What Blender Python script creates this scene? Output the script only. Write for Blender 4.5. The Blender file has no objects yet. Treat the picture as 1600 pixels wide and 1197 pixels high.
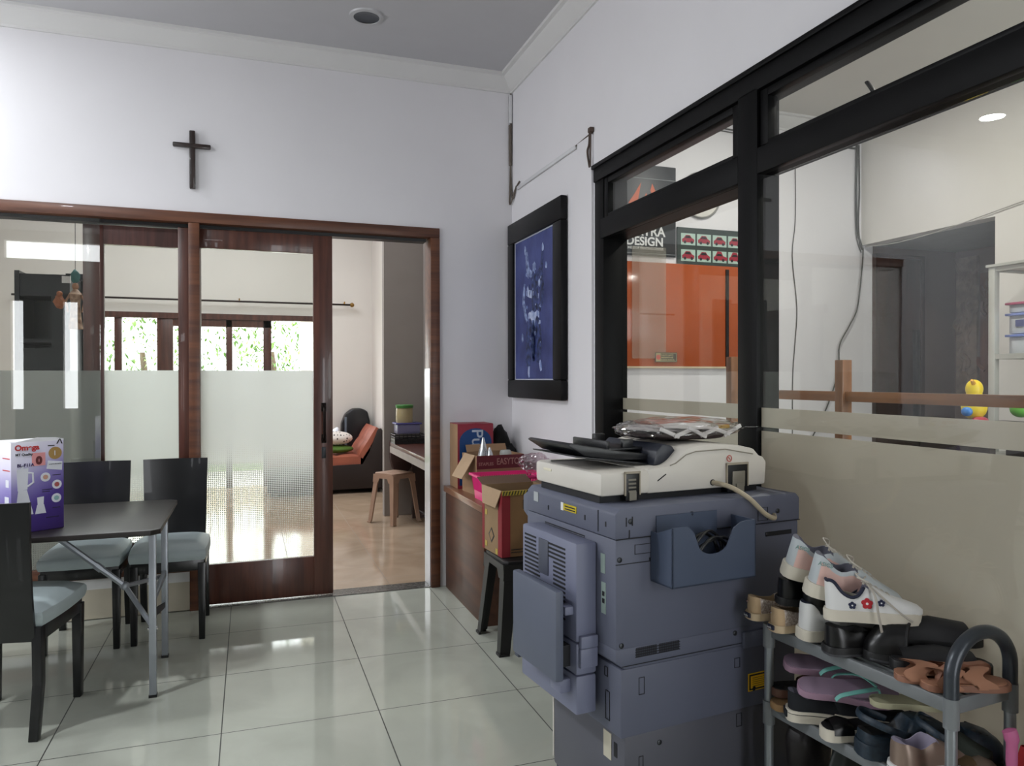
import bpy, bmesh, math, random
from mathutils import Vector, Matrix
random.seed(7)
PI = math.pi
scene = bpy.context.scene
COL = scene.collection
# ------------------------------------------------------------------ helpers
def lin(c):
    if isinstance(c, str):
        c = c.lstrip('#'); c = [int(c[i:i+2], 16)/255 for i in (0, 2, 4)]
    return tuple((x/12.92 if x <= .04045 else ((x+.055)/1.055)**2.4) for x in c) + (1.,)
def newmat(name):
    m = bpy.data.materials.new(name); m.use_nodes = True
    nt = m.node_tree; b = nt.nodes['Principled BSDF']
    return m, nt, b
MC = {}
def mat(name, col, rough=.5, metal=0., var=.06, scale=6., bump=0., bscale=60., col2=None, spec=.5, coat=0., trans=0., stretch=None, emit=0.):
    """procedural principled material: colour broken up by noise, optional bump"""
    if name in MC: return MC[name]
    m, nt, b = newmat(name); N, L = nt.nodes, nt.links
    c = lin(col)
    tc = N.new('ShaderNodeTexCoord'); mp = N.new('ShaderNodeMapping'); L.new(tc.outputs['Object'], mp.inputs[0])
    if stretch: mp.inputs['Scale'].default_value = stretch
    no = N.new('ShaderNodeTexNoise'); no.inputs['Scale'].default_value = scale; no.inputs['Detail'].default_value = 5
    L.new(mp.outputs[0], no.inputs['Vector'])
    cr = N.new('ShaderNodeValToRGB'); L.new(no.outputs['Fac'], cr.inputs[0])
    c2 = lin(col2) if col2 else tuple(min(1, x*(1+var)) for x in c[:3])+(1,)
    c1 = c if col2 else tuple(x*(1-var) for x in c[:3])+(1,)
    cr.color_ramp.elements[0].position = .35; cr.color_ramp.elements[1].position = .65
    cr.color_ramp.elements[0].color = c1; cr.color_ramp.elements[1].color = c2
    L.new(cr.outputs[0], b.inputs['Base Color'])
    b.inputs['Roughness'].default_value = rough; b.inputs['Metallic'].default_value = metal
    b.inputs['Specular IOR Level'].default_value = spec; b.inputs['Coat Weight'].default_value = coat
    b.inputs['Transmission Weight'].default_value = trans
    if emit:
        b.inputs['Emission Color'].default_value = c; b.inputs['Emission Strength'].default_value = emit
    if bump:
        n2 = N.new('ShaderNodeTexNoise'); n2.inputs['Scale'].default_value = bscale; n2.inputs['Detail'].default_value = 4
        L.new(mp.outputs[0], n2.inputs['Vector'])
        bp = N.new('ShaderNodeBump'); bp.inputs['Strength'].default_value = bump; bp.inputs['Distance'].default_value = .004
        L.new(n2.outputs['Fac'], bp.inputs['Height']); L.new(bp.outputs[0], b.inputs['Normal'])
    MC[name] = m
    return m
def wood(name, c1, c2, rough=.35, axis='z', coat=.3, scale=1.):
    st = {'x': (1.5, 22, 22), 'y': (22, 1.5, 22), 'z': (22, 22, 1.5)}[axis]
    st = tuple(s*scale for s in st)
    return mat(name, c1, rough=rough, col2=c2, scale=1.3, stretch=st, coat=coat, bump=.08, bscale=3)
def glassmat(name, tint='#f6f8f6', refl=.035, rough=0.0):
    if name in MC: return MC[name]
    m, nt, b = newmat(name); N, L = nt.nodes, nt.links; N.remove(b)
    out = N['Material Output']; tr = N.new('ShaderNodeBsdfTransparent'); gl = N.new('ShaderNodeBsdfGlossy')
    tr.inputs[0].default_value = lin(tint); gl.inputs['Roughness'].default_value = rough
    lw = N.new('ShaderNodeLayerWeight'); lw.inputs[0].default_value = .5
    p = N.new('ShaderNodeMath'); p.operation = 'POWER'; p.inputs[1].default_value = 4.5; L.new(lw.outputs['Facing'], p.inputs[0])
    a = N.new('ShaderNodeMath'); a.operation = 'MULTIPLY_ADD'; a.inputs[1].default_value = .9; a.inputs[2].default_value = refl; L.new(p.outputs[0], a.inputs[0])
    a.use_clamp = True
    mx = N.new('ShaderNodeMixShader'); L.new(a.outputs[0], mx.inputs[0]); L.new(tr.outputs[0], mx.inputs[1]); L.new(gl.outputs[0], mx.inputs[2])
    L.new(mx.outputs[0], out.inputs[0]); MC[name] = m
    return m
def filmmat(name, col, opac, z0=None, z1=None, dots=0, gloss=.04, dif=.5):
    """frosted film: translucent white foil; with z0..z1 its dot screen thins out downwards"""
    m, nt, b = newmat(name); N, L = nt.nodes, nt.links; N.remove(b)
    out = N['Material Output']; tr = N.new('ShaderNodeBsdfTransparent')
    tl = N.new('ShaderNodeBsdfTranslucent'); df = N.new('ShaderNodeBsdfDiffuse'); gl = N.new('ShaderNodeBsdfGlossy')
    for n in (tl, df): n.inputs[0].default_value = lin(col)
    gl.inputs['Roughness'].default_value = .25
    ms = N.new('ShaderNodeMixShader'); ms.inputs[0].default_value = dif; L.new(tl.outputs[0], ms.inputs[1]); L.new(df.outputs[0], ms.inputs[2])
    mg = N.new('ShaderNodeMixShader'); mg.inputs[0].default_value = gloss; L.new(ms.outputs[0], mg.inputs[1]); L.new(gl.outputs[0], mg.inputs[2])
    mx = N.new('ShaderNodeMixShader'); L.new(tr.outputs[0], mx.inputs[1]); L.new(mg.outputs[0], mx.inputs[2]); L.new(mx.outputs[0], out.inputs[0])
    if z0 is None: mx.inputs[0].default_value = opac
    else:
        tc = N.new('ShaderNodeTexCoord'); sp = N.new('ShaderNodeSeparateXYZ'); L.new(tc.outputs['Object'], sp.inputs[0])
        mr = N.new('ShaderNodeMapRange'); mr.inputs[1].default_value = z0; mr.inputs[2].default_value = z1; L.new(sp.outputs['Z'], mr.inputs[0])
        vo = N.new('ShaderNodeTexVoronoi'); vo.inputs['Scale'].default_value = 90; vo.inputs['Randomness'].default_value = 0
        cb = N.new('ShaderNodeCombineXYZ'); L.new(sp.outputs['X'], cb.inputs[0]); L.new(sp.outputs['Z'], cb.inputs[2]); L.new(cb.outputs[0], vo.inputs['Vector'])
        # dot radius grows with height
        th = N.new('ShaderNodeMath'); th.operation = 'MULTIPLY_ADD'; th.inputs[1].default_value = .8; th.inputs[2].default_value = .12; L.new(mr.outputs[0], th.inputs[0])
        lt = N.new('ShaderNodeMath'); lt.operation = 'LESS_THAN'; L.new(vo.outputs['Distance'], lt.inputs[0]); L.new(th.outputs[0], lt.inputs[1])
        ml = N.new('ShaderNodeMath'); ml.operation = 'MULTIPLY'; ml.inputs[1].default_value = opac; L.new(lt.outputs[0], ml.inputs[0])
        L.new(ml.outputs[0], mx.inputs[0])
    return m
def tilemat(name, c1, c2, grout, size, ox, oy, gw=.0022, rough=.06, spec=.6):
    m, nt, b = newmat(name); N, L = nt.nodes, nt.links
    tc = N.new('ShaderNodeNewGeometry'); sp = N.new('ShaderNodeSeparateXYZ'); L.new(tc.outputs['Position'], sp.inputs[0])
    ds = []
    for ax, o in (('X', ox), ('Y', oy)):
        s = N.new('ShaderNodeMath'); s.operation = 'SUBTRACT'; s.inputs[1].default_value = o; L.new(sp.outputs[ax], s.inputs[0])
        p = N.new('ShaderNodeMath'); p.operation = 'PINGPONG'; p.inputs[1].default_value = size/2; L.new(s.outputs[0], p.inputs[0]); ds.append(p)
    mn = N.new('ShaderNodeMath'); mn.operation = 'MINIMUM'; L.new(ds[0].outputs[0], mn.inputs[0]); L.new(ds[1].outputs[0], mn.inputs[1])
    lt = N.new('ShaderNodeMath'); lt.operation = 'LESS_THAN'; lt.inputs[1].default_value = gw; L.new(mn.outputs[0], lt.inputs[0])
    no = N.new('ShaderNodeTexNoise'); no.inputs['Scale'].default_value = 2.2; no.inputs['Detail'].default_value = 6; no.inputs['Distortion'].default_value = 1.2
    L.new(tc.outputs['Position'], no.inputs['Vector'])
    cr = N.new('ShaderNodeValToRGB'); cr.color_ramp.elements[0].position = .3; cr.color_ramp.elements[1].position = .7
    cr.color_ramp.elements[0].color = lin(c1); cr.color_ramp.elements[1].color = lin(c2); L.new(no.outputs['Fac'], cr.inputs[0])
    mx = N.new('ShaderNodeMix'); mx.data_type = 'RGBA'; L.new(lt.outputs[0], mx.inputs['Factor']); L.new(cr.outputs[0], mx.inputs['A']); mx.inputs['B'].default_value = lin(grout)
    L.new(mx.outputs['Result'], b.inputs['Base Color'])
    ro = N.new('ShaderNodeMath'); ro.operation = 'MULTIPLY_ADD'; ro.inputs[1].default_value = .5; ro.inputs[2].default_value = rough; L.new(lt.outputs[0], ro.inputs[0])
    L.new(ro.outputs[0], b.inputs['Roughness']); b.inputs['Specular IOR Level'].default_value = spec
    return m

class B:
    """collects shapes into one mesh"""
    def __init__(s, M=None): s.bm = bmesh.new(); s.M = M or Matrix()
    def _add(s, bm2, mi=0, M=None):
        M = s.M @ M if M is not None else s.M
        vm = {v: s.bm.verts.new(M @ v.co) for v in bm2.verts}
        for f in bm2.faces:
            try: nf = s.bm.faces.new([vm[v] for v in f.verts]); nf.material_index = mi if mi is not None else f.material_index
            except ValueError: pass
        bm2.free(); return s
    def box(s, x0, x1, y0, y1, z0, z1, bev=0, mi=0, M=None, seg=2):
        b = bmesh.new(); bmesh.ops.create_cube(b, size=1)
        sx, sy, sz = x1-x0, y1-y0, z1-z0
        for v in b.verts: v.co = Vector(((x0+x1)/2+v.co.x*sx, (y0+y1)/2+v.co.y*sy, (z0+z1)/2+v.co.z*sz))
        bev = min(bev, .45*min(abs(sx), abs(sy), abs(sz)))
        if bev > 0: bmesh.ops.bevel(b, geom=b.edges[:], offset=bev, segments=seg, affect='EDGES', profile=.5)
        return s._add(b, mi, M)
    def prism(s, pts, axis, a, c, mi=0, M=None, bev=0):
        """polygon in the plane across `axis`, extruded from a to c. pts are (x,y)/(x,z)/(y,z)"""
        b = bmesh.new()
        def P(p, t): return {'x': Vector((t, p[0], p[1])), 'y': Vector((p[0], t, p[1])), 'z': Vector((p[0], p[1], t))}[axis]
        v0 = [b.verts.new(P(p, a)) for p in pts]; v1 = [b.verts.new(P(p, c)) for p in pts]
        b.faces.new(v0); b.faces.new(v1[::-1]); n = len(pts)
        for i in range(n): b.faces.new((v0[i], v1[i], v1[(i+1) % n], v0[(i+1) % n]))
        bmesh.ops.recalc_face_normals(b, faces=b.faces[:])
        if bev: bmesh.ops.bevel(b, geom=b.edges[:], offset=bev, segments=2, affect='EDGES', profile=.5)
        return s._add(b, mi, M)
    def cyl(s, p0, p1, r0, r1=None, seg=16, mi=0, M=None, cap=True):
        p0, p1 = Vector(p0), Vector(p1); r1 = r0 if r1 is None else r1
        return s.tube([p0, p1], [r0, r1], seg, mi=mi, M=M, cap=cap)
    def tube(s, pts, r, seg=8, closed=False, mi=0, M=None, flat=None, up=None, cap=True):
        b = bmesh.new(); pts = [Vector(p) for p in pts]; n = len(pts)
        rs = r if isinstance(r, (list, tuple)) else [r]*n
        prev = None; rings = []
        for i, p in enumerate(pts):
            if closed: t = pts[(i+1) % n]-pts[i-1]
            else: t = pts[min(i+1, n-1)]-pts[max(i-1, 0)]
            if t.length < 1e-9: t = Vector((0, 0, 1))
            t.normalize()
            if prev is None:
                u = Vector(up) if up else (Vector((0, 0, 1)) if abs(t.z) < .9 else Vector((1, 0, 0)))
            else: u = prev
            u = (u-t*u.dot(t))
            if u.length < 1e-6: u = t.orthogonal()
            u.normalize(); w = t.cross(u); prev = u
            fu, fw = flat if flat else (1, 1)
            rings.append([b.verts.new(p+(u*math.cos(a)*fu+w*math.sin(a)*fw)*rs[i]) for a in [2*PI*k/seg for k in range(seg)]])
        m = n if closed else n-1
        for i in range(m):
            A, C = rings[i], rings[(i+1) % n]
            for k in range(seg): b.faces.new((A[k], A[(k+1) % seg], C[(k+1) % seg], C[k]))
        if not closed and cap: b.faces.new(rings[0][::-1]); b.faces.new(rings[-1])
        bmesh.ops.recalc_face_normals(b, faces=b.faces[:])
        return s._add(b, mi, M)
    def lathe(s, prof, seg=24, mi=0, M=None, c=(0, 0, 0)):
        b = bmesh.new(); c = Vector(c); rings = []
        for r, z in prof:
            if r < 1e-6: rings.append([b.verts.new(c+Vector((0, 0, z)))])
            else: rings.append([b.verts.new(c+Vector((r*math.cos(2*PI*k/seg), r*math.sin(2*PI*k/seg), z))) for k in range(seg)])
        for A, C in zip(rings, rings[1:]):
            for k in range(seg):
                k2 = (k+1) % seg
                if len(A) == 1 and len(C) == 1: continue
                if len(A) == 1: b.faces.new((A[0], C[k], C[k2]))
                elif len(C) == 1: b.faces.new((A[k], A[k2], C[0]))
                else: b.faces.new((A[k], A[k2], C[k2], C[k]))
        bmesh.ops.recalc_face_normals(b, faces=b.faces[:])
        return s._add(b, mi, M)
    def grid(s, rows, mi=0, M=None, fn=None, closed=False):
        b = bmesh.new(); V = [[b.verts.new(Vector(p)) for p in r] for r in rows]
        for i in range(len(V)-1):
            nk = len(V[i]); rng = range(nk if closed else nk-1)
            for k in rng:
                try:
                    f = b.faces.new((V[i][k], V[i][(k+1) % nk], V[i+1][(k+1) % nk], V[i+1][k]))
                    f.material_index = fn(i, k) if fn else mi
                except ValueError: pass
        bmesh.ops.remove_doubles(b, verts=b.verts[:], dist=1e-5)
        bmesh.ops.recalc_face_normals(b, faces=b.faces[:])
        return s._add(b, None, M)
    def ball(s, c, r, mi=0, M=None, sub=3, jit=0, seed=0):
        b = bmesh.new(); bmesh.ops.create_icosphere(b, subdivisions=sub, radius=1)
        rr = r if isinstance(r, (tuple, list)) else (r, r, r); rnd = random.Random(seed)
        ph = [rnd.uniform(0, 6) for _ in range(6)]
        for v in b.verts:
            k = 1+jit*(math.sin(v.co.x*5+ph[0])*math.sin(v.co.y*6+ph[1])+.6*math.sin(v.co.z*7+ph[2]+v.co.x*4)) if jit else 1
            v.co = Vector((c[0]+v.co.x*rr[0]*k, c[1]+v.co.y*rr[1]*k, c[2]+v.co.z*rr[2]*k))
        return s._add(b, mi, M)
    def out(s, name, mats, parent=None, smooth=35, loc=None, rot=None):
        me = bpy.data.meshes.new(name); s.bm.to_mesh(me); s.bm.free()
        for m in (mats if isinstance(mats, (list, tuple)) else [mats]): me.materials.append(m)
        if smooth:
            me.shade_smooth(); me.set_sharp_from_angle(angle=math.radians(smooth))
        o = bpy.data.objects.new(name, me); COL.objects.link(o)
        if parent is not None: o.parent = parent
        if loc: o.location = loc
        if rot: o.rotation_euler = rot
        return o
def tag(o, label=None, cat=None, group=None, kind=None):
    if label: o['label'] = label
    if cat: o['category'] = cat
    if group: o['group'] = group
    if kind: o['kind'] = kind
    return o
def thing(name, label, cat, loc=(0, 0, 0), rz=0, group=None, M=None, kind=None):
    o = bpy.data.objects.new(name, None); COL.objects.link(o); o.empty_display_size = .05
    if M is not None: o.matrix_world = M
    else: o.location = loc; o.rotation_euler = (0, 0, rz)
    return tag(o, label, cat, group, kind)
def struct(o): o['kind'] = 'structure'; return o
def kids(o): return [c for c in bpy.data.objects if c.parent == o]
def copytree(o, parent=None):
    c = o.copy(); COL.objects.link(c); c.parent = parent
    for ch in kids(o): copytree(ch, c)
    return c
def lettering(txt, size, M, m, parent, name='lettering', depth=.0006, align='LEFT', sx=1., bold=0.):
    cu = bpy.data.curves.new(name, 'FONT'); cu.body = txt; cu.size = size; cu.extrude = depth; cu.align_x = align; cu.offset = bold
    t = bpy.data.objects.new('tmp', cu); COL.objects.link(t); bpy.context.view_layer.update()
    me = bpy.data.meshes.new_from_object(t.evaluated_get(bpy.context.evaluated_depsgraph_get()))
    bpy.data.objects.remove(t); bpy.data.curves.remove(cu)
    me.transform(Matrix.Diagonal((sx, 1, 1, 1))); me.transform(M); me.materials.clear(); me.materials.append(m)
    o = bpy.data.objects.new(name, me); COL.objects.link(o); o.parent = parent
    return o
def T(x, y, z): return Matrix.Translation((x, y, z))
def R(ax, deg): return Matrix.Rotation(math.radians(deg), 4, ax)
def face_neg_y(x, y, z): return T(x, y, z) @ R('X', 90)            # text standing on a face that looks to -Y
def face_neg_x(x, y, z): return T(x, y, z) @ R('Z', -90) @ R('X', 90)
def arc(c, r, a0, a1, n, plane='xz'):
    o = []
    for i in range(n+1):
        a = math.radians(a0+(a1-a0)*i/n); u, v = r*math.cos(a), r*math.sin(a)
        o.append({'xz': (c[0]+u, c[1], c[2]+v), 'yz': (c[0], c[1]+u, c[2]+v), 'xy': (c[0]+u, c[1]+v, c[2])}[plane])
    return o
def smooth_pts(pts, n=6):
    """Catmull-Rom through the points"""
    P = [Vector(p) for p in pts]; out = []
    for i in range(len(P)-1):
        p0, p1, p2, p3 = P[max(i-1, 0)], P[i], P[i+1], P[min(i+2, len(P)-1)]
        for k in range(n):
            t = k/n
            out.append(.5*((2*p1)+(-p0+p2)*t+(2*p0-5*p1+4*p2-p3)*t*t+(-p0+3*p1-3*p2+p3)*t**3))
    out.append(P[-1]); return out

# ------------------------------------------------------------------ materials
WALL = mat('wall_paint', '#dedcdf', .75, var=.015, scale=2, bump=.05, bscale=120)
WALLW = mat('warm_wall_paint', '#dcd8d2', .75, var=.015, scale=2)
CEIL = mat('ceiling_paint', '#b9b8bb', .85, var=.01)
CORN = mat('cornice_plaster', '#d4d3d2', .7, var=.01)
FLOOR = tilemat('polished_floor_tile', '#a9aca1', '#b4b7ac', '#33342f', .6, -.5741, -.4855)
FLOOR2 = tilemat('brown_marble_floor_tile', '#a8917a', '#c0aa93', '#7d6d5c', .6, -.2, .35, rough=.1)
BROWN = wood('red_brown_wood', '#40231b', '#5c362a', .3, 'z')
BROWNX = wood('red_brown_wood_horizontal', '#4c2b1d', '#6a4029', .42, 'x', coat=.05)
LEAFW = wood('dark_brown_wood', '#3a1e18', '#54302a', .35, 'z')
BLACKF = mat('black_window_frame', '#050506', .45, var=.2, scale=4, spec=.12)
BLACKP = mat('black_lacquer', '#08090c', .3, var=.15, coat=.15)
GLASS = glassmat('clear_glass')
WHITEP = mat('white_plastic', '#e8e8e6', .4)
BLACK = mat('black_plastic', '#0d0d0f', .4, var=.2)
DARKM = mat('dark_metal', '#3b3d40', .4, .7)
STEEL = mat('grey_painted_steel', '#9a9fa5', .35, .5)
CHROME = mat('bright_metal', '#d8d8d8', .15, 1.)
# ------------------------------------------------------------------ the room shell
def sbox(name, m, *b, bev=0): return struct(B().box(*b, bev=bev).out(name, m, smooth=0))
sbox('floor', FLOOR, -5.2, 0, -6.9, 0.0, -.1, 0)
sbox('floor', FLOOR2, -4.6, -.02, .14, 5.3, -.1, -.004)
sbox('floor', mat('concrete_floor', '#8b8a84', .5), .13, 4.1, -6.0, .2, -.1, -.001)
sbox('trim_1', mat('grey_granite', '#55534f', .25, var=.3, scale=60), -3.4, -.5, 0.0, .14, -.1, .004)
CZ = 3.36
sbox('ceiling', CEIL, -5.3, .0, -7.0, 0, CZ, CZ+.1)
sbox('ceiling', mat('right_room_ceiling_paint', '#cfcdc8', .85, var=.01), .12, 3.1, -6.0, 0, CZ, CZ+.1)
cf = B(); cf.box(-4.7, .1, .15, 1.3, 3.9, 4.0); cf.box(-4.7, .1, 4.0, 5.4, 3.9, 4.0); cf.box(-4.7, -3.4, 1.3, 4.0, 3.9, 4.0); cf.box(-1.0, .1, 1.3, 4.0, 3.9, 4.0)  # far ceiling with an unseen skylight hole added to brighten the room
struct(cf.out('ceiling', CEIL, smooth=0))
sbox('ceiling', mat('passage_ceiling_paint', '#8d9291', .8), 3.1, 4.15, -1.7, .2, 2.42, 2.5)
# wall with the doors
wb = B(); wb.box(-5.3, 3.1, 0, .14, 2.327, 4.0); wb.box(-.502, 3.1, 0, .14, 0, 2.327); wb.box(-5.3, -3.4, 0, .14, 0, 2.327)
struct(wb.out('wall_back', WALL, smooth=0))
sbox('baseboard_back', mat('cream_wall_tile', '#cfc7b3', .25, var=.04), -3.4, -2.0, .0, .14, 0, .17)
sbox('trim_2', WHITEP, -3.4, -2.0, .0, .14, .17, .228)
# wall with the dark windows, left wall, rear wall (openings for daylight; the rear doorway is an added one)
wr = B(); wr.box(0, .13, -6.9, 0, 2.43, CZ); wr.box(0, .13, -1.28, 0, 0, 2.43); wr.box(0, .13, -6.9, -5.4, 0, 2.43)
wr.box(-.012, 0, -1.262, -1.085, 0, 2.605)
struct(wr.out('wall_right', WALL, smooth=0))
def holes(name, m, axis, a, b, u0, u1, z0, z1, hs, m2=None):
    """wall slab with rectangular holes hs=[(ua,ub,za,zb)]"""
    w = B(); us = sorted({u0, u1, *[h[0] for h in hs], *[h[1] for h in hs]}); zs = sorted({z0, z1, *[h[2] for h in hs], *[h[3] for h in hs]})
    for ua, ub in zip(us, us[1:]):
        for za, zb in zip(zs, zs[1:]):
            if any(h[0]-1e-6 <= ua and ub <= h[1]+1e-6 and h[2]-1e-6 <= za and zb <= h[3]+1e-6 for h in hs): continue
            if axis == 'x': w.box(a, b, ua, ub, za, zb)
            else: w.box(ua, ub, a, b, za, zb)
    bmesh.ops.remove_doubles(w.bm, verts=w.bm.verts[:], dist=1e-5)
    return struct(w.out(name, m, smooth=0))
LW = [(-2.0, -.45, 1.2, 2.6)]
holes('wall_left', WALL, 'x', -5.0, -4.8, -7, 0, 0, CZ, LW)
RW = [(-4.68, -4.535, .95, 2.415), (-4.065, -3.89, .95, 2.415), (-4.75, -3.58, 2.98, 3.22), (-.70, -.04, .0, 2.5)]  # last opening: doorway added behind the camera for more light
holes('wall_rear', mat('rear_wall_paint', '#a9a7a3', .8), 'y', -7.0, -6.9, -5.4, .13, 0, CZ, RW)
# far room
FW = [(-3.36, -.86, 0, 2.16)]
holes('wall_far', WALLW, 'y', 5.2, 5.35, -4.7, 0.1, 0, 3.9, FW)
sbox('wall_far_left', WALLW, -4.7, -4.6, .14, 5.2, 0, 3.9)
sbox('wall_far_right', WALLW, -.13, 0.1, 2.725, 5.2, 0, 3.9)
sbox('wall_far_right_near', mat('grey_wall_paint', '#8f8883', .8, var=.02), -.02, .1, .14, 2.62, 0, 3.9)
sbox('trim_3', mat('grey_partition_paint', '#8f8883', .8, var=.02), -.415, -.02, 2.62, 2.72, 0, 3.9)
# room behind the dark windows
sbox('wall_print_room_side', mat('print_room_wall_paint', '#dad7d2', .75, var=.01), 2.98, 3.1, -6, -1.144, 0, CZ)
sbox('wall_print_room_lintel', mat('print_room_wall_paint', '#dad7d2', .75), 2.98, 3.1, -1.144, 0, 2.42, CZ)
holes('wall_print_room_rear', WALL, 'y', -6.1, -6.0, .0, 4.2, 0, CZ, [(.5, 2.7, .9, 2.6)])  # unseen window opening added to let daylight into the print room
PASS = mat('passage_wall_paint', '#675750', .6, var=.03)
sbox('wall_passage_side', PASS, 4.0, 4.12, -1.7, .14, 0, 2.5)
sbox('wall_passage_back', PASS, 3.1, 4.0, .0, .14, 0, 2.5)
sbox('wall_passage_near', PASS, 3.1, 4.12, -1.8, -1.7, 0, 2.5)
# cornice, profile swept along the walls
def cornice(name, x0, x1, y0, y1, inx, iny):
    prof = [(0, 3.262), (.012, 3.262), (.014, 3.275), (.03, 3.285), (.05, 3.31), (.075, 3.33), (.082, 3.342), (.105, 3.345), (.108, 3.36), (0, 3.36)]
    b = B()
    if iny: b.prism([(y0+iny*p, z) for p, z in prof], 'x', x0, x1)
    else: b.prism([(x0+inx*p, z) for p, z in prof], 'y', y0, y1)
    return struct(b.out(name, CORN, smooth=30))
cornice('trim_5', -5.2, -.001, 0, 0, 0, -1)
cornice('trim_6', 0, 0, -6.9, -.001, -1, 0)
cornice('trim_7', .13, 2.979, 0, 0, 0, -1)
cornice('trim_8', .13, .13, -6, -.001, 1, 0)
cornice('trim_9', 2.98, 2.98, -6, -.001, -1, 0)

# ------------------------------------------------------------------ door_1: brown frame, sliding leaf; window_2: fixed bay
FILM = filmmat('frosted_film_white', '#fbfdfb', .92, .35, 1.25, 1, dif=.12)
FILM.node_tree.nodes  # dot screen thins towards the bottom
d1 = struct(thing('door_1', None, None))
f = B()
f.box(-3.4, -.502, -.02, .15, 2.265, 2.327, bev=.004); f.box(-.562, -.502, -.02, .15, 0, 2.265, bev=.004)
f.box(-2.0, -1.94, -.02, .15, 0, 2.265, bev=.004)
f.out('frame', BROWNX, d1)
B().box(-.566, -.5615, .0, .15, .005, 1.42).out('painted_reveal_sheen', mat('painted_reveal_sheen', '#918f96', .3, coat=.2), d1)  # pale colour paints the glossy reflection on the jamb reveal
B().box(-3.35, -.58, .04, .12, 2.245, 2.264).out('track', BLACK, d1)
lf = B()
lf.box(-1.293, -1.177, .035, .075, .012, 2.243, bev=.003); lf.box(-2.06, -1.95, .035, .075, .012, 2.243, bev=.003)
lf.box(-1.95, -1.293, .037, .073, 2.13, 2.243, bev=.002); lf.box(-1.95, -1.293, .037, .073, .012, .25, bev=.002)
leaf = lf.out('sliding_leaf', BROWN, d1)
B().box(-1.955, -1.288, .052, .058, .245, 2.135).out('glass_pane', GLASS, leaf)
B().box(-1.949, -1.294, .0475, .0485, .252, 1.405).out('frosted_film', FILM, leaf)
h = B(); h.tube(smooth_pts([(-1.232, .03, 1.19), (-1.232, -.005, 1.165), (-1.232, -.012, 1.08), (-1.232, -.005, .995), (-1.232, .03, .97)], 5), .009, 8)
h.box(-1.247, -1.217, .028, .036, 1.15, 1.205, bev=.003); h.box(-1.247, -1.217, .028, .036, .955, 1.01, bev=.003)
h.out('handle', mat('aged_bronze', '#1c1512', .4, .8), leaf)
B().box(-1.245, -1.22, .03, .036, .86, .93, bev=.003).out('lock_plate', DARKM, leaf)
w2 = struct(thing('window_2', None, None))
lf = B(); lf.box(-2.56, -2.455, .085, .125, .232, 2.24, bev=.003); lf.box(-2.05, -2.0, .085, .125, .232, 2.24)
lf.box(-2.455, -2.05, .087, .123, 2.13, 2.24); lf.box(-2.455, -2.05, .087, .123, .232, .40)
leaf = lf.out('sliding_leaf', LEAFW, w2)
B().box(-2.46, -2.045, .102, .108, .395, 2.135).out('glass_pane', GLASS, leaf)
B().box(-2.454, -2.051, .0985, .0995, .40, 1.405).out('frosted_film', filmmat('frosted_film_left', '#f6f9f6', .92, .2, 1.1, 1, dif=.15), leaf)
fb = B(); fb.box(-3.38, -2.0, -.01, .14, .229, .30, bev=.003)
fb.out('sill', BROWNX, w2)
B().box(-3.38, -2.462, .010, .016, .30, 2.262).out('glass_pane', glassmat('reflective_glass', refl=.075), w2)
B().box(-3.38, -2.462, .0185, .0195, .30, 1.402).out('frosted_film', filmmat('frosted_film_dotted', '#a9aaa6', .6, -.8, 1.3, 1, dif=.5), w2)

# ------------------------------------------------------------------ window_1: black windows in the right wall
w1 = struct(thing('window_1', None, None))
f = B()
f.box(-.012, .13, -5.4, -1.28, 2.35, 2.43, bev=.004)                       # head
f.box(-.02, .0, -5.4, -1.27, 2.418, 2.438, bev=.003)                       # drip lip
f.box(-.004, .13, -1.38, -1.28, 0, 2.36, bev=.003)                         # jamb
f.box(-.012, .02, -2.58, -2.472, 0, 2.36, bev=.003); f.box(.02, .13, -2.52, -2.45, 0, 2.36)
f.box(-.012, .02, -2.472, -1.36, 2.052, 2.15, bev=.003); f.box(.02, .13, -2.45, -1.38, 2.052, 2.16)   # transoms
f.box(-.012, .02, -5.4, -2.58, 2.06, 2.15, bev=.003); f.box(.02, .12, -5.4, -2.52, 2.08, 2.15)
f.box(-.005, .12, -5.4, -1.3, 0, .1)
f.box(-.012, .13, -5.4, -5.3, 0, 2.36); f.box(-.012, .06, -4.05, -3.95, 0, 2.36)
f.out('frame', BLACKF, w1)
def casement(y0, y1):
    c = B(); a, b = -.002, .035
    c.box(a, b, y0, y0+.04, 2.155, 2.346, bev=.003); c.box(a, b, y1-.04, y1, 2.155, 2.346, bev=.003)
    c.box(a, b, y0+.04, y1-.04, 2.318, 2.346, bev=.003); c.box(a, b, y0+.04, y1-.04, 2.151, 2.168, bev=.003)
    o = c.out('transom_sash', BLACKF, w1)
    B().box(.013, .018, y0+.035, y1-.035, 2.16, 2.325).out('glass_pane', GLASS, o)
casement(-2.468, -1.385); casement(-3.945, -2.584)
B().box(.098, .104, -2.45, -1.38, .1, 2.08).out('glass_pane', GLASS, w1)
B().box(.002, .007, -3.95, -2.58, .1, 2.04).out('glass_pane', GLASS, w1)
B().box(.002, .007, -5.3, -4.05, .1, 2.04).out('glass_pane', GLASS, w1)
GFILM = filmmat('frosted_film_grey', '#cfc8be', .93, gloss=.03, dif=.45)
for x, y0, y1, a, b, c in ((.1045, -2.45, -1.38, 1.186, 1.199, 1.256), (.0075, -3.95, -2.58, 1.172, 1.185, 1.252)):
    fm = B(); fm.box(x, x+.001, y0, y1, .1, a); fm.box(x, x+.001, y0, y1, b, c); fm.out('frosted_film', GFILM, w1)
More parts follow.
